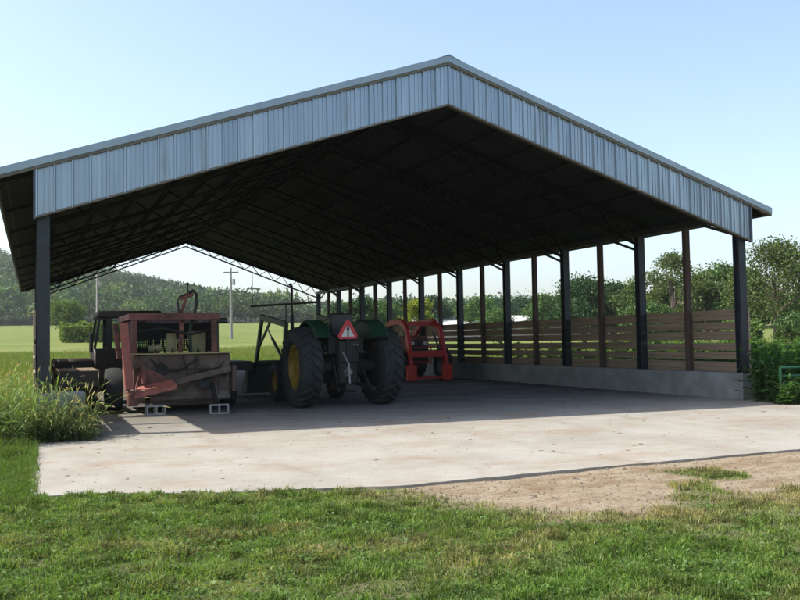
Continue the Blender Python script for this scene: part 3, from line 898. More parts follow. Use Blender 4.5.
b = MB(); b.bar(P3(2.99, 4.25, 1.3), P3(3.03, 4.25, 2.2), .10, .07, (0, 1, 0), bev=.01); b.bar(P3(3.02, 4.25, 2.2), P3(3.16, 4.25, 2.62), .07, .06, (0, 1, 0), bev=.01); b.bar(P3(2.98, 4.25, 2.50), P3(3.27, 4.25, 2.62), .07, .12, bev=.01); b.build('hose_tower', M_redold, im)
b = MB(); b.tube([P3(3.16, 4.25, 2.6), P3(3.16, 4.25, 2.84)], .016, 8); b.lathe([(2.80, .0), (2.80, .03), (2.86, .03), (2.86, 0)], 10, 'z', P3(3.16, 4.25, 0)); b.build('valve_knob', M_black, im)
b = MB(); b.tube([P3(3.03, 4.2, 2.05), P3(2.96, 4.2, 2.2), P3(2.93, 4.2, 2.45), P3(2.99, 4.2, 2.55), P3(3.12, 4.2, 2.60)], .02, 8); b.build('hose', M_black, im, smooth=True)
b = MB(); b.tube([P3(3.18, 4.2, 2.62), P3(3.27, 4.2, 2.68), P3(3.345, 4.2, 2.60), P3(3.34, 4.2, 2.35), P3(3.27, 4.2, 2.1), P3(3.25, 4.2, 1.9)], .034, 8); b.build('hose', M_black, im, smooth=True)
b = MB(); b.tube([P3(3.22, 4.22, 2.05), P3(3.20, 4.22, 1.7), P3(3.22, 4.22, 1.31)], .035, 8); b.build('hose', M_green, im, smooth=True)
b = MB(); b.box(3.68 - ox, 4.0 - ox, 4.0 - oy, 4.4 - oy, 1.94, 2.06, bev=.03); b.box(3.70 - ox, 3.80 - ox, 4.0 - oy, 4.2 - oy, 1.3, 1.94, bev=.01); b.build('gear_box', M_black, im)
# blocks
def cblock(loc, rz, label, flip=False):
    t = MB()
    t.box(-.2, .2, -.1, -.07, 0, .195); t.box(-.2, .2, .07, .1, 0, .195)
    for x in (-.2, -.015, .17): t.box(x, x + .03, -.0695, .0695, 0, .195)
    o = t.build('concrete_block', M_block); o.location = loc; o.rotation_euler = (0, 0, rz) if not flip else (rad(90), 0, rz)
    tag(o, label, 'concrete block', 'grey concrete blocks propping the machines')
    return o
cblock((2.36, 3.70, .105), .1, 'grey hollow block under the left front corner of the red implement', True)
cblock((3.62, 3.20, .105), -.05, 'grey hollow block lying on its side under the implement near the green tractor', True)

# ------------------------------------------------------------------ dark truck behind the implement
tk = thing('farm_truck', 'dark old farm truck with a boxy cab parked behind the red implement', 'truck', (1.4, 8.6, 0))
tk_m = mat('dark_truck_paint', (.02, .016, .014), (.035, .026, .02), scale=2, rough=.5, dirt=(.08, .05, .035), dirt_amt=.3)
b = MB(); b.box(-1.0, -.02, -.8, .8, .42, 1.16, bev=.06); b.build('bonnet', tk_m, tk, smooth=True)
b = MB(); b.box(-.95, 3.2, -.55, .55, .30, .41, bev=.01); b.build('chassis', M_black, tk)
b = MB(); b.box(-.02, 1.6, -.82, .82, .42, 1.40, bev=.04); b.build('cab_body', tk_m, tk, smooth=True)
b = MB(); b.box(.05, 1.66, -.84, .84, 2.17, 2.36, bev=.05); b.build('cab_roof', tk_m, tk, smooth=True)
for y in (-.78, .74):
    MB().bar((-.0, y + .02, 1.40), (.12, y + .02, 2.18), .06, .10, (0, 1, 0)).build('cab_pillar', tk_m, tk)
    MB().box(.30, .42, y, y + .05, 1.4, 2.18).build('cab_pillar', tk_m, tk); MB().box(1.48, 1.6, y, y + .05, 1.4, 2.18).build('cab_pillar', tk_m, tk)
    b = MB(); b.box(.425, 1.475, y + .015, y + .02, 1.41, 2.165); b.build('side_window', M_glass, tk)
b = MB(); b.bar((.0, -.70, 1.41), (.11, -.70, 2.16), .01, .01); 
b = MB(); b.prism([(-.005, 1.41), (.10, 2.16), (.105, 2.16), (.0, 1.41)], -.71, .71); b.build('windscreen', M_glass, tk)
b = MB(); b.box(-.14, -.05, -1.02, -.92, 1.32, 1.80, bev=.02); b.bar((-.1, -.95, 1.5), (.05, -.8, 1.5), .02, .02); b.build('wing_mirror', M_black, tk)
b = MB(); b.box(1.7, 4.0, -.9, .9, .75, 1.0, bev=.02); b.build('flat_bed', tk_m, tk)
for x in (-.5, 3.0):
    for s_ in (-1, 1):
        o = tyre(.42, .26, 12, .22, False).build('wheel', M_tyre, tk, smooth=True); o.location = (x, s_ * .72, .42); o.rotation_euler = (0, 0, rad(90))
        rim(.22, .26, 1 if s_ < 0 else -1).build('rim', M_hubgrey, o, smooth=True)
# dark drawn implement / low wagon at the left wall
wg = thing('low_wagon', 'low dark flat wagon standing between the left post and the truck', 'wagon', (.95, 5.4, 0))
b = MB(); b.box(-.5, .35, -.9, 1.6, .86, .93, bev=.01)
for k in range(7): b.box(-.50, .35, -.88 + k * .36, -.56 + k * .36, .932, .955)
b.build('deck', M_plank, wg)
b = MB(); b.box(-.49, .34, -.92, -.86, .60, .95, bev=.01); b.build('end_board', tk_m, wg)
b = MB(); b.box(-.2, .1, -.8, 1.5, .62, .75); b.bar((-.45, -.4, .40), (.30, -.4, .40), .08, .08); b.bar((-.45, 1.2, .40), (.30, 1.2, .40), .08, .08); b.box(-.16, .06, -.46, -.34, .4, .62); b.box(-.16, .06, 1.14, 1.26, .4, .62); b.build('chassis', M_castdark, wg)
for x in (-.38, .26):
    for y in (-.4, 1.2):
        o = tyre(.34, .15, 10, .18, False).build('wheel', M_tyre, wg, smooth=True); o.location = (x, y, .34)
        rim(.18, .15, -1 if x < 0 else 1).build('rim', M_hubgrey, o, smooth=True)

# ------------------------------------------------------------------ rear rail, poles, gate, far barn
rl = thing('pipe_rail', 'thin dark pipe rail hung high across the back opening of the barn', 'rail')
b = MB(); b.tube([(11.15, 33.35, 3.50), (15.0, 33.35, 3.72)], .07, 8); b.build('pipe', M_steel, rl)
b = MB(); b.bar((13.2, 33.40, 0), (13.2, 33.40, 3.55), .07, .07); b.build('upright', M_steel, rl)
b = MB(); b.bar((11.3, 33.40, 3.50), (11.3, 33.40, 5.35), .03, .03); b.build('hanger', M_steel, rl)

def upole(x, y, h, r_, label):
    z = float(terr(x, y)) - .1
    t = thing('utility_pole', label, 'utility pole', (x, y, z), rad(-20))
    MB().tube([(0, 0, 0), (0, 0, h)], [r_ * 1.2, r_ * .8], 10).build('pole', mat('pole_wood_' + str(int(x)), (.34, .32, .29), (.26, .24, .22), scale=3, rough=.9), t, smooth=True)
    b = MB(); b.box(-1.0, 1.0, .02 + r_, .12 + r_, h - .65, h - .53); b.build('crossarm', M_wood, t)
    for x_ in (-.9, -.35, .35, .9):
        MB().tube([(x_, .1 + r_, h - .53), (x_, .1 + r_, h - .38)], .045, 8).build('insulator', M_white, t)
    b = MB(); b.tube([(r_ + .22, 0, h - 2.3), (r_ + .22, 0, h - 1.5)], .19, 12); b.build('transformer', M_hubgrey, t, smooth=True)
upole(24.4, 103.3, 9.6, .17, 'pale utility pole with a crossarm standing in the field behind the barn')
upole(11.1, 162.6, 11.4, .20, 'distant thin utility pole against the wooded hill near the left post')

gtg = thing('tube_gate', 'green tube farm gate half buried in the weeds at the right post', 'gate', (14.74, -1.33, 0.06), rad(-1))
M_gate = mat('green_gate_paint', (.012, .095, .04), (.010, .07, .03), scale=4, rough=.45)
for i, z in enumerate((.70, .52, .34, .16)):
    MB().tube([(0, 0, z), (3.6, 0, z)], .026, 8).build('rail', M_gate, gtg, smooth=True)
for x in (0, 1.8, 3.6):
    MB().tube([(x, 0, .08), (x, 0, .70)], .026, 8).build('upright', M_gate, gtg, smooth=True)

lb = thing('poultry_house', 'long low pale roofed shed far off beyond the right wall', 'shed', (60.0, 91.0, 1.45), math.atan2(84.9 - 93.3, 70.2 - 49.7))
b = MB(); b.box(-13, 14, 0, 9, 0, 1.9); b.build('wall', mat('shed_wall', (.42, .36, .30), (.34, .28, .24), scale=.6, rough=.8), lb)
b = MB(); b.prism([(-.5, 1.9), (4.5, 3.1), (9.5, 1.9), (9.5, 1.8), (4.5, 3.0), (-.5, 1.8)], -13.3, 14.3, 'x'); b.build('roof', mat('shed_roof', (.66, .66, .66), (.56, .55, .54), scale=.5, rough=.5, metal=.1), lb)

# ------------------------------------------------------------------ vegetation
M_leaf = leaf_mat('leaf', .25)
M_grass = leaf_mat('grass_blade', .40)
M_bark = mat('bark', (.13, .10, .075), (.07, .055, .04), scale=6, rough=.9, sc=(1, 1, .3), bmp=.4)
def leaves(cent, size, tint, flat=.0, ov=1.6):
    """rhombic leaf faces at the given centres"""
    n = len(cent)
    d = RNG.normal(size=(n, 3)); d[:, 2] *= (1 - flat); d /= np.linalg.norm(d, axis=1)[:, None]
    e = RNG.normal(size=(n, 3)); e -= (e * d).sum(1)[:, None] * d; e /= np.linalg.norm(e, axis=1)[:, None]
    s_ = (size * RNG.uniform(.6, 1.3, n))[:, None]
    V = np.stack([cent + d * s_ * .5 * ov, cent + e * s_ * .42, cent - d * s_ * .5 * ov, cent - e * s_ * .42], 1).reshape(-1, 3)
    Fq = np.arange(4 * n).reshape(n, 4)
    return V, Fq, np.repeat(tint, 4, axis=0)

def crown_points(n, h, wd, base, nl, seed, airy=.5):
    """points in uneven clumps filling a crown of height h-base and width wd"""
    r_ = np.random.default_rng(seed)
    C = []; R_ = []
    for i in range(nl):
        t = r_.uniform(0, 1) ** .8
        z = base + (h - base) * (.12 + .80 * t)
        prof = math.sin(math.pi * min(1, (.18 + .82 * t)) ** 1.15) ** .6
        a_ = r_.uniform(0, 2 * math.pi); q = wd / 2 * prof * r_.uniform(.25, .85)
        C.append((math.cos(a_) * q, math.sin(a_) * q, z)); R_.append(wd * r_.uniform(.10, .20))
    C = np.array(C); R_ = np.array(R_)
    k = r_.integers(0, nl, n)
    d = r_.normal(size=(n, 3)); d /= np.linalg.norm(d, axis=1)[:, None]
    rr = R_[k] * r_.uniform(.25, 1.0, n) ** .5 * (1 + .25 * r_.normal(size=n))
    P = C[k] + d * rr[:, None] * np.array([1, 1, .75])
    return P, C, k

tree_n = 0
def tree(x, y, h, wd, label, hue='mid', airy=False, n=2600, leaf=.34, name='tree', group=None, cat='tree', base=None):
    global tree_n
    tree_n += 1
    z = float(terr(x, y)) - .1
    t = thing(name, label, cat, (x, y, z), random.uniform(0, 6), group)
    base = h * (.12 if not airy else .22) if base is None else base
    nl = int(16 + wd * 2.2) if not airy else int(13 + wd * 1.5)
    P, C, k = crown_points(n, h, wd, base, nl, 100 + tree_n)
    P[:, 2] = np.maximum(P[:, 2], .15)
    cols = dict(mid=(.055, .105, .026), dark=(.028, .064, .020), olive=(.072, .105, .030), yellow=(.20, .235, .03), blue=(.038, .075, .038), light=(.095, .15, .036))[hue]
    cv = np.random.default_rng(tree_n).uniform(.75, 1.3, nl)[k]
    tint = np.array(cols)[None] * cv[:, None] * RNG.uniform(.7, 1.3, (len(P), 1)) * (1 + RNG.normal(0, .05, (len(P), 3)))
    V, Fq, T = leaves(P, leaf, np.clip(tint, .01, 1))
    mesh_np('crown', V, Fq, M_leaf, T, t)
    b = MB()
    tr = h * .022 + .05
    top = Vector((random.uniform(-.3, .3), random.uniform(-.3, .3), h * .75))
    b.tube([(0, 0, 0), (top.x * .3, top.y * .3, h * .3), (top.x, top.y, h * .72)], [tr * 1.3, tr, tr * .3], 7)
    for i in range(min(nl, 12)):
        c_ = C[i]
        s_ = Vector((0, 0, h * random.uniform(.22, .5)))
        mdp = (s_ + Vector(c_)) / 2 + Vector((0, 0, -.2))
        b.tube([s_, mdp, tuple(c_)], [tr * .45, tr * .3, tr * .12], 5)
    b.build('trunk', M_bark, t, smooth=True)
    return t

G_r = 'trees beyond the right side of the barn'
TREES = [
 (52.0, 35.9, 8.3, 8.5, 'tall airy two lobed tree at the right edge of the photo', 'olive', True, 4200, .26),
 (54.4, 41.5, 6.6, 5.5, 'bushy tree between the front right post and the tall airy tree', 'mid', False, 2600, .30),
 (61.3, 40.5, 7.4, 6.5, 'dark tree cut off by the right edge of the photo', 'dark', False, 2600, .30),
 (56.9, 46.9, 7.6, 7.0, 'full round tree just left of the front right post', 'mid', False, 3000, .30),
 (54.1, 45.9, 6.8, 5.5, 'leafy tree right of the frontmost timber post', 'olive', False, 2600, .30),
 (49.4, 44.5, 8.4, 5.0, 'thin wispy bare topped tree left of the frontmost timber post', 'olive', True, 1300, .26),
 (54.5, 53.3, 7.2, 7.0, 'wide olive tree behind the wispy tree', 'olive', False, 2800, .32),
 (55.6, 49.7, 5.6, 6.0, 'low broad tree behind the frontmost timber post', 'dark', False, 2400, .30),
 (58.8, 62.4, 5.6, 6.0, 'yellowish lower tree beside the second steel post', 'light', False, 2200, .32),
 (56.7, 63.2, 6.5, 7.0, 'dark rounded tree right half of the gap behind the second timber post', 'dark', False, 2600, .32),
 (52.0, 61.6, 7.2, 7.5, 'dark dense round tree standing alone left of the second timber post', 'dark', False, 3200, .30),
 (44.2, 41.5, 3.6, 5.5, 'low spreading shrubby tree before the wide olive tree', 'mid', False, 2200, .26),
 (45.6, 32.6, 2.3, 4.0, 'low bushy tree just right of the front right post', 'light', False, 2200, .24),
 (49.0, 31.0, 2.6, 4.5, 'low dense tree under the tall airy tree', 'mid', False, 2400, .24),
 (70.4, 95.5, 6.1, 6.5, 'feathery tree seen in the third opening left of its post', 'olive', True, 1700, .36),
 (62.9, 87.7, 5.8, 6.0, 'green tree seen in the third opening above the shed', 'mid', False, 1800, .36),
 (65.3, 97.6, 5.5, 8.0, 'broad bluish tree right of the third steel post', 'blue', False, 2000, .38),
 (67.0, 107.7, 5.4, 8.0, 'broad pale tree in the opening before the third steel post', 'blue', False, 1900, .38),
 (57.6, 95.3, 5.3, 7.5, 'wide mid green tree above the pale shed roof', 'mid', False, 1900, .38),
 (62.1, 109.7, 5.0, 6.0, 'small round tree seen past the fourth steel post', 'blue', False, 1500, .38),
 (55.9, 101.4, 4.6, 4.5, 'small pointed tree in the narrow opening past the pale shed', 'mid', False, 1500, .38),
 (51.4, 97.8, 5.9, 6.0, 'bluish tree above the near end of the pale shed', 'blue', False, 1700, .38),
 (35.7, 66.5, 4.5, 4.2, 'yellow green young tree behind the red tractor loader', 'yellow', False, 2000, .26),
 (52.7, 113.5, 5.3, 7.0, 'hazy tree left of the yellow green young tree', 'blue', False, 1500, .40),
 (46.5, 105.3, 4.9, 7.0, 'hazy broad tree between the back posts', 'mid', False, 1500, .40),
 (34.3, 77.8, 5.3, 5.0, 'tall dark tree seen between two far posts above the green tractor', 'dark', False, 1800, .32),
 (34.6, 83.1, 4.6, 5.0, 'smaller dark tree beside the tall dark one above the tractor', 'mid', False, 1600, .32),
 (18.3, 41.4, 3.0, 1.8, 'slim yellow green sapling behind the back corner post', 'yellow', False, 900, .16),
 (31.4, 79.1, 4.2, 5.0, 'low hazy tree seen past the back corner post', 'blue', False, 1400, .34),
 (43.3, 63.4, 3.4, 5.0, 'low green bushy tree above the right wall planks', 'mid', False, 1700, .28),
 (5.0, 143.6, 5.8, 7.5, 'rounded light green tree in the field beside the left post', 'light', False, 3200, .36),
]
for (x, y, h, wd, lab, hue, airy, n, lf) in TREES:
    tree(x, y, h * (.96 if x > 40 else 1.03), wd * (1.12 if x > 25 else 1), lab, hue, airy, int(n * (2.9 if airy else 4.2)), lf * .56, group=G_r if x > 25 else None)
# hedge in the field
hd = RNG.uniform(size=(9000, 3))
hx = 3.0 + hd[:, 0] * 10; hy = 99 + hd[:, 1] * 4 - hd[:, 0] * 1.5
hh = 1.9 + .8 * vnoise(hx, hy, 1.4, 3)
P = np.stack([hx, hy, terr(hx, hy) + hd[:, 2] ** .7 * hh], 1)
V, Fq, T = leaves(P, .28, np.array([(.13, .19, .04)]) * RNG.uniform(.6, 1.3, (len(P), 1)))
tag(mesh_np('field_hedge', V, Fq, M_leaf, T), 'bright green ragged hedge row across the field behind the barn', 'hedge')

# hill
AZ = [-40, -12, -6, -1.83, 4.54, 7.25, 9.67, 12.13, 14.62, 16.19, 17.14, 18.72, 24, 60]
SLP = [.10, .098, .094, .0905, .0746, .0648, .0550, .0470, .0370, .0300, .0240, .0185, .016, .014]
def hillh(D, az):
    top = np.interp(az, AZ, SLP) * 900 + 1.5 - 18
    b0 = .030 * 280 + 0 * az
    b0 = np.where(az > 15, .0225 * 250, b0)
    t = np.clip((D - 340) / 560, 0, 1)
    tt = np.sin(t * math.pi / 2) ** 1.1
    h = b0 + (np.maximum(top, b0) - b0) * tt
    return h + 6 * (vnoise(D, az * 12, 90, 4) - .5) * t
hd_ = np.linspace(335, 1250, 40); ha = np.linspace(-30, 62, 110)
DD, AA = np.meshgrid(hd_, ha)
HX = DD * np.sin(np.radians(AA)); HY = DD * np.cos(np.radians(AA)) - 16
HZ = hillh(DD, AA) - np.clip((DD - 950) / 300, 0, 1) * 40 - np.clip((345 - DD) / 10, 0, 1) * 6
a = (np.arange(109)[:, None] * 40 + np.arange(39)[None]).ravel()
Fh = np.stack([a, a + 1, a + 41, a + 40], 1)
hill = mesh_np('hill', np.stack([HX.ravel(), HY.ravel(), HZ.ravel()], 1), Fh, mat('hill_floor', (.05, .07, .03), (.035, .05, .02), scale=.05, rough=.95), smooth=True)
tag(hill, kind='structure')
# forest on the hill, one woodland
def forest(n, dlo, dhi, azlo, azhi, hfun, seed, crown=(4.2, 7.5), tall=1.0, q=70, leafs=1.9):
    r_ = np.random.default_rng(seed)
    D = np.sqrt(r_.uniform(dlo ** 2, dhi ** 2, n)); A = r_.uniform(azlo, azhi, n)
    X_ = D * np.sin(np.radians(A)); Y_ = D * np.cos(np.radians(A)) - 16; Z_ = hfun(D, A)
    R_ = r_.uniform(*crown, n)
    pal = np.array([(.035, .075, .022), (.06, .105, .028), (.028, .058, .026), (.085, .13, .032), (.042, .08, .034)])
    cc = pal[r_.integers(0, 5, n)] * r_.uniform(.65, 1.4, (n, 1)) * (.6 + .8 * vnoise(X_, Y_, 70, 12))[:, None]
    k = np.repeat(np.arange(n), q)
    d = r_.normal(size=(n * q, 3)); d[:, 2] = np.abs(d[:, 2]) - .25; d /= np.linalg.norm(d, axis=1)[:, None]
    rr = R_[k] * r_.uniform(.62, 1.08, n * q)
    P = np.stack([X_[k], Y_[k], Z_[k] + R_[k] * .9 * tall], 1) + d * rr[:, None] * np.array([1, 1, 1.05 * tall])
    tint = cc[k] * r_.uniform(.75, 1.25, (n * q, 1))
    V, Fq, T = leaves(P, leafs, tint)
    return V, Fq, T
V, Fq, T = forest(3800, 345, 960, -8, 30, hillh, 5, q=150, leafs=1.15)
V2, F2, T2 = forest(500, 335, 372, -9, 50, hillh, 6, (3, 5.5), 1.1, 150, .8)
V = np.concatenate([V, V2]); Fq = np.concatenate([Fq, F2 + len(V) - len(V2)]); T = np.concatenate([T, T2])
tag(mesh_np('hill_forest', V, Fq, M_leaf, T), 'dense green woodland covering the long hill behind the field', 'forest', kind='stuff')
V, Fq, T = forest(750, 180, 235, 18, 56, lambda D, A: terr(D * np.sin(np.radians(A)), D * np.cos(np.radians(A)) - 16), 8, (2.0, 3.6), .85, 200, .5)
tag(mesh_np('far_woodland', V, Fq, M_leaf, T), 'distant band of woodland behind the trees on the right', 'woodland', kind='stuff')

# ---- grass
def blades(x, y, z, h, wd, tint, lean=.35, tipc=1.25):
    n = len(x)
    a_ = RNG.uniform(0, 2 * np.pi, n); l_ = RNG.normal(0, lean, n) * h; b_ = RNG.uniform(0, 2 * np.pi, n)
    dx = np.cos(a_) * wd / 2; dy = np.sin(a_) * wd / 2
    lx = np.cos(b_) * l_; ly = np.sin(b_) * l_
    B0 = np.stack([x - dx, y - dy, z - .01], 1); B1 = np.stack([x + dx, y + dy, z - .01], 1)
    M0 = np.stack([x - dx * .8 + lx * .35, y - dy * .8 + ly * .35, z + h * .6], 1); M1 = np.stack([x + dx * .8 + lx * .35, y + dy * .8 + ly * .35, z + h * .6], 1)
    T0 = np.stack([x + lx - dx * .08, y + ly - dy * .08, z + h - np.abs(l_) * .25], 1); T1 = np.stack([x + lx + dx * .08, y + ly + dy * .08, z + h - np.abs(l_) * .25], 1)
    V = np.stack([B0, B1, M0, M1, T0, T1], 1).reshape(-1, 3)
    k = np.arange(n)[:, None] * 6
    Fq = np.concatenate([k + np.array([[0, 1, 3, 2]]), k + np.array([[2, 3, 5, 4]])], 0)
    return V, Fq, np.repeat(tint, 6, axis=0)
def tintmix(s_, n):
    """s_ 0 green .. 1 straw"""
    g = np.array([(.088, .152, .028)]); y_ = np.array([(.24, .20, .095)]); s_ = np.clip(s_, 0, 1)[:, None]
    return (g * (1 - s_) + y_ * s_) * RNG.uniform(.65, 1.35, (n, 1)) * (1 + RNG.normal(0, .06, (n, 3)))
def zground(x, y):
    z = terr(x, y) - .02 + (fbm(x, y, .8, 2, 4) - .5) * .05 * (np.hypot(x, y + 8) < 40) - dirt_amt(x, y) * .012
    return np.minimum(z, -.012 + 0 * z) if np.all(np.hypot(x - 7, y - 8) < 30) else z
def view(x, y, lo=-9, hi=52):
    az = np.degrees(np.arctan2(x, y + 16.03)); return (az > lo) & (az < hi)
def scatter(n, x0, x1, y0, y1):
    return RNG.uniform(x0, x1, n), RNG.uniform(y0, y1, n)
# lawn
x, y = scatter(760000, -3.5, 11.5, -12.2, -6.0)
k = view(x, y, -8, 53) & ~in_slab(x, y, .02)
x, y = x[k], y[k]
dm = dirt_amt(x, y); dd = np.hypot(x, y + 16)
k = (RNG.random(len(x)) > dm * 1.02) & (RNG.random(len(x)) < .95 - .03 * dd)
x, y, dm = x[k], y[k], dm[k]
cl = fbm(x, y, .16, 14, 3)
big = fbm(x, y, 1.6, 40, 4)
straw = .06 + .45 * sstep(.46, .74, fbm(x * .7, y * 1.5, .7, 40, 5)) + .25 * sstep(2, 6, x) * sstep(.4, .65, fbm(x * .7, y * 1.5, .9, 43, 5)) + .5 * dm + .25 * (cl - .5) + RNG.normal(0, .16, len(x)) + .30 * sstep(3.5, 5.5, x) * sstep(.45, .6, fbm(x, y, .7, 55, 3)) * (y > -10.4)
straw -= .15 * sstep(-9.9, -11, y)
hh = (.014 + .050 * sstep(.38, .72, cl)) * RNG.uniform(.5, 1.5, len(x)) * (1 - .2 * sstep(.5, .74, big))
V, Fq, T = blades(x, y, zground(x, y), hh, RNG.uniform(.005, .011, len(x)), tintmix(straw, len(x)) * (.7 + .75 * sstep(.3, .7, fbm(x, y, .13, 77, 3)))[:, None], 1.0)
tag(mesh_np('lawn', V, Fq, M_grass, T), 'short patchy green and straw coloured grass in front of the slab', 'grass', kind='stuff')
# broad leaved plants in the lawn and stones in the dirt
xr, yr = scatter(60000, -3.5, 11.5, -12.2, -6.6); k = view(xr, yr, -8, 53) & ~in_slab(xr, yr, .02) & (fbm(xr, yr, .3, 91, 3) > .56) & (dirt_amt(xr, yr) < .3)
xr, yr = xr[k], yr[k]
V, Fq, T = leaves(np.stack([xr, yr, zground(xr, yr) + RNG.uniform(.008, .05, len(xr))], 1), .026, np.array([(.085, .15, .035)]) * RNG.uniform(.7, 1.4, (len(xr), 1)), flat=.7, ov=1.1)
tag(mesh_np('clover', V, Fq, M_grass, T), 'small round leaved clover growing in patches through the lawn', 'clover', kind='stuff')
xs, ys = scatter(26000, 2.5, 12.5, -9.8, -6.9); k = (dirt_amt(xs, ys) > .3) & ~in_slab(xs, ys, .0); xs, ys = xs[k][:2600], ys[k][:2600]
rs_ = np.abs(RNG.normal(0, .009, len(xs))) + .003
zs = zground(xs, ys)
ang = np.arange(5) / 5 * 2 * np.pi
base_ = np.stack([xs[:, None] + np.cos(ang) * rs_[:, None] * RNG.uniform(.7, 1.4, (len(xs), 5)), ys[:, None] + np.sin(ang) * rs_[:, None] * RNG.uniform(.7, 1.4, (len(xs), 5)), np.repeat(zs[:, None] - .002, 5, 1)], 2)
apex = np.stack([xs, ys, zs + rs_ * .8], 1)[:, None]
Vp = np.concatenate([base_, apex], 1).reshape(-1, 3); kk = np.arange(len(xs))[:, None, None] * 6
Fp = (kk + np.array([[0, 1, 5], [1, 2, 5], [2, 3, 5], [3, 4, 5], [4, 0, 5]])[None]).reshape(-1, 3)
Tp = np.repeat(np.array([(.15, .12, .085)]) * RNG.uniform(.4, 1.2, (len(xs), 1)), 6, axis=0)
tag(mesh_np('gravel', Vp, Fp, M_tint, Tp), 'loose small stones on the bare dirt along the slab edge', 'gravel', kind='stuff')
# left verge and field grass
x, y = scatter(330000, -6, .1, -6.5, 3)
k = view(x, y, -10) & ~in_slab(x, y, RNG.uniform(-.02, .10, len(x))); x, y = x[k], y[k]
cl = fbm(x, y, .35, 18, 3)
hh = (.05 + .14 * sstep(.3, .7, cl) * sstep(-5.5, -1, y)) * RNG.uniform(.6, 1.6, len(x))
V, Fq, T = blades(x, y, zground(x, y), hh, RNG.uniform(.005, .011, len(x)), tintmix(.02 + .3 * (fbm(x, y, 1.2, 8) - .4) + RNG.normal(0, .12, len(x)), len(x)), .5)
x2, y2 = scatter(170000, -12, .0, -1.0, 34); k = view(x2, y2, -12); x2, y2 = x2[k], y2[k]
x3, y3 = scatter(190000, -14, 22, 33.6, 62); k = view(x3, y3, -10, 24); x3, y3 = x3[k], y3[k]
x4, y4 = scatter(160000, 15.6, 50, -2, 42); k = view(x4, y4, 20, 52); x4, y4 = x4[k], y4[k]
for xx, yy, h0, wd in ((x2, y2, .48, .014), (x3, y3, .38, .028), (x4, y4, .45, .026)):
    s_ = .20 + .7 * (fbm(xx, yy, 4, 61) - .45) + RNG.normal(0, .18, len(xx))
    v_, f_, t_ = blades(xx, yy, terr(xx, yy) - .03, h0 * RNG.uniform(.5, 1.6, len(xx)), RNG.uniform(.6, 1.4, len(xx)) * wd, tintmix(s_, len(xx)) * np.array([[1.25, 1.2, 1.1]]), .4)
    Fq = np.concatenate([Fq, f_ + len(V)]); V = np.concatenate([V, v_]); T = np.concatenate([T, t_])
tag(mesh_np('field_grass', V, Fq, M_grass, T), 'rough taller field grass beside and behind the barn', 'grass', kind='stuff')

# tall weeds by the left post
def stems(n, pts, hrange, leafn, leafsize, tint, heads=.25, headc=(.42, .36, .22), bend=.5, seedlen=.12, broad=.0):
    """arched stems with leaves up their length and pale seed heads at some tips"""
    Vs = []; Fs = []; Ts = []; kk = 0
    for i in range(n):
        x, y, z = pts[i]
        h = random.uniform(*hrange)
        a_ = random.uniform(0, 2 * math.pi); bd = random.gauss(0, bend) * h
        seg = 6; w0 = random.uniform(.003, .006)
        tc = np.array(tint) * random.uniform(.65, 1.35)
        P = []
        for s_ in range(seg + 1):
            t = s_ / seg
            P.append(np.array([x + math.cos(a_) * bd * t * t, y + math.sin(a_) * bd * t * t, z + h * (t - .28 * abs(bd) / h * t * t * t)]))
        sd_ = np.array([-math.sin(a_), math.cos(a_), 0])
        vs = []
        for s_, p in enumerate(P):
            wv = w0 * (1 - .6 * s_ / seg); vs += [p - sd_ * wv, p + sd_ * wv]
        for s_ in range(seg): Fs.append((kk + 2 * s_, kk + 2 * s_ + 1, kk + 2 * s_ + 3, kk + 2 * s_ + 2))
        Vs.append(np.array(vs)); Ts.append(np.tile(tc, (len(vs), 1))); kk += len(vs)
        for L in range(leafn):
            t = random.uniform(.08, .95); p = P[int(t * seg)] * 1.0
            d = np.array([random.gauss(0, 1), random.gauss(0, 1), random.uniform(-.2, .9)]); d /= np.linalg.norm(d)
            l_ = leafsize * random.uniform(.5, 1.4); e = np.cross(d, [0, 0, 1.0]); e /= max(1e-5, np.linalg.norm(e)); e = e * l_ * (.10 + broad)
            q = p + d * l_ * .5 + np.array([0, 0, .03 * l_]); r_ = p + d * l_ + np.array([0, 0, -.25 * l_])
            Vs.append(np.array([p, q - e, r_, q + e])); Fs.append((kk, kk + 1, kk + 2, kk + 3)); kk += 4
            Ts.append(np.tile(tc * random.uniform(.75, 1.3), (4, 1)))
        if random.random() < heads:
            p = P[-1]; d = P[-1] - P[-2]; d /= np.linalg.norm(d)
            for ang in range(3):
                e = np.cross(d, [math.cos(ang * 1.05), math.sin(ang * 1.05), .3]); e /= np.linalg.norm(e); e *= .010
                q = p + d * seedlen * .4; r_ = p + d * seedlen + np.array([0, 0, -.02])
                Vs.append(np.array([p, q - e, r_, q + e])); Fs.append((kk, kk + 1, kk + 2, kk + 3)); kk += 4
                Ts.append(np.tile(np.array(headc) * random.uniform(.8, 1.2), (4, 1)))
    return np.concatenate(Vs), np.array(Fs), np.concatenate(Ts)
pts = []
while len(pts) < 1500:
    x = random.uniform(-3.2, .82); y = random.uniform(-1.5, 1.6)
    if x > -.1 and y < -.95 + (.5 if x > .5 else 0): continue
    if y > -.04 and x > -.07: continue
    pts.append((x, y, float(terr(x, y)) - .03))
pa = stems(900, pts, (.55, 1.25), 8, .32, (.145, .21, .07), .6, bend=.34, broad=-.06)
pb = stems(480, pts[900:], (.25, .7), 10, .10, (.13, .18, .075), .04, broad=.06, bend=.3)
lowp = [(random.uniform(-.1, .85), random.uniform(-1.0, -.03), 0.0) for _ in range(420)]
pc = stems(420, lowp, (.15, .6), 9, .14, (.13, .17, .07), .4, broad=-.03, bend=.8)
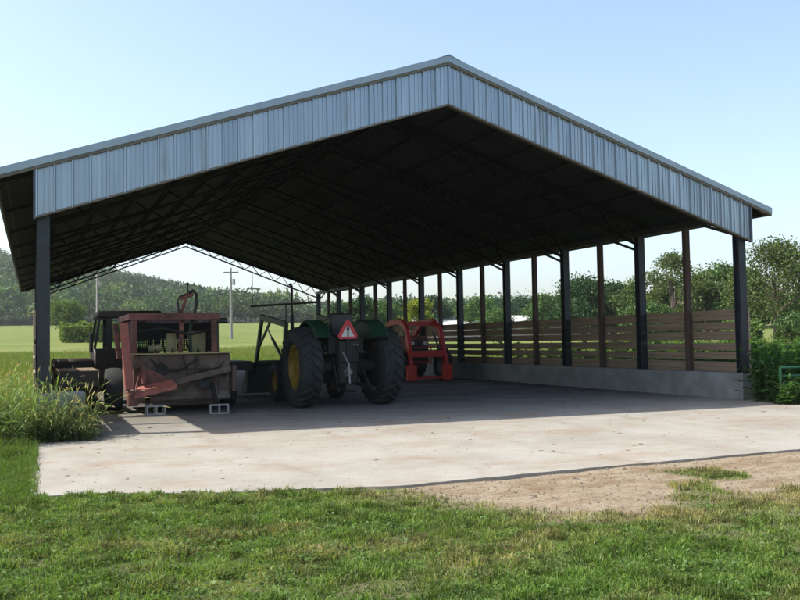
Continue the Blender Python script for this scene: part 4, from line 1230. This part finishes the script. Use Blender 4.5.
pd_ = stems(60, [(random.uniform(.2, 1.0), random.uniform(-.6, -.03), 0) for _ in range(60)], (.55, 1.0), 3, .2, (.13, .16, .06), 1.0, (.5, .44, .3), bend=.8, seedlen=.17)
V = []; Fq = []; T = []; k = 0
for v_, f_, t_ in (pa, pb, pc, pd_):
    V.append(v_); Fq.append(f_ + k); T.append(t_); k += len(v_)
tag(mesh_np('tall_weeds', np.concatenate(V), np.concatenate(Fq), M_grass, np.concatenate(T)), 'tall seeding weeds and grasses around the foot of the left post', 'weeds', kind='stuff')
# weeds by the right post
def rp(n, x0, x1, y0, y1):
    o = []
    while len(o) < n:
        x = random.uniform(x0, x1); y = random.uniform(y0, y1)
        if x < W + .12 and y > -.06: continue
        if x < 14.75 + (y + .9) * -.4: continue
        o.append((x, y, -.02))
    return o
p1 = stems(2300, rp(2300, 14.7, 22, -1.2, 3.5), (.7, 1.5), 20, .12, (.055, .12, .032), .03, broad=.25, bend=.16)
p2 = stems(1200, rp(1200, 15.4, 27, 3.5, 14), (.9, 1.6), 18, .17, (.08, .145, .035), .1, broad=.22, bend=.16)
p3 = stems(500, rp(500, 14.45, 18, -1.28, -.9), (.12, .45), 12, .09, (.06, .11, .035), .03, broad=.22, bend=.4)
p4 = stems(420, [(random.uniform(14.5, 18.5), random.uniform(-1.75, -1.32), 0.0) for _ in range(420)], (.2, .72), 13, .10, (.06, .12, .035), .05, broad=.15, bend=.25)
V = []; Fq = []; T = []; k = 0
for v_, f_, t_ in (p1, p2, p3, p4):
    V.append(v_); Fq.append(f_ + k); T.append(t_); k += len(v_)
tag(mesh_np('weed_thicket', np.concatenate(V), np.concatenate(Fq), M_grass, np.concatenate(T)), 'dark leafy weed thicket growing over the green gate at the right post', 'weeds', kind='stuff')

# ------------------------------------------------------------------ haze
HZB = True
if HZB:
    b = MB(); b.box(-900, 1400, -400, 1400, -60, 140)
    m, nt, bs = nmat('haze_air'); nt.nodes.remove(bs)
    pv = N(nt, 'ShaderNodeVolumePrincipled')
    pv.inputs['Color'].default_value = (.96, .98, 1, 1); pv.inputs['Density'].default_value = .00019; pv.inputs['Anisotropy'].default_value = .3
    nt.links.new(pv.outputs[0], nt.nodes['Material Output'].inputs['Volume'])
    hz = b.build('haze', m); tag(hz, kind='stuff')
S.cycles.max_bounces = 8
S.cycles.transparent_max_bounces = 12
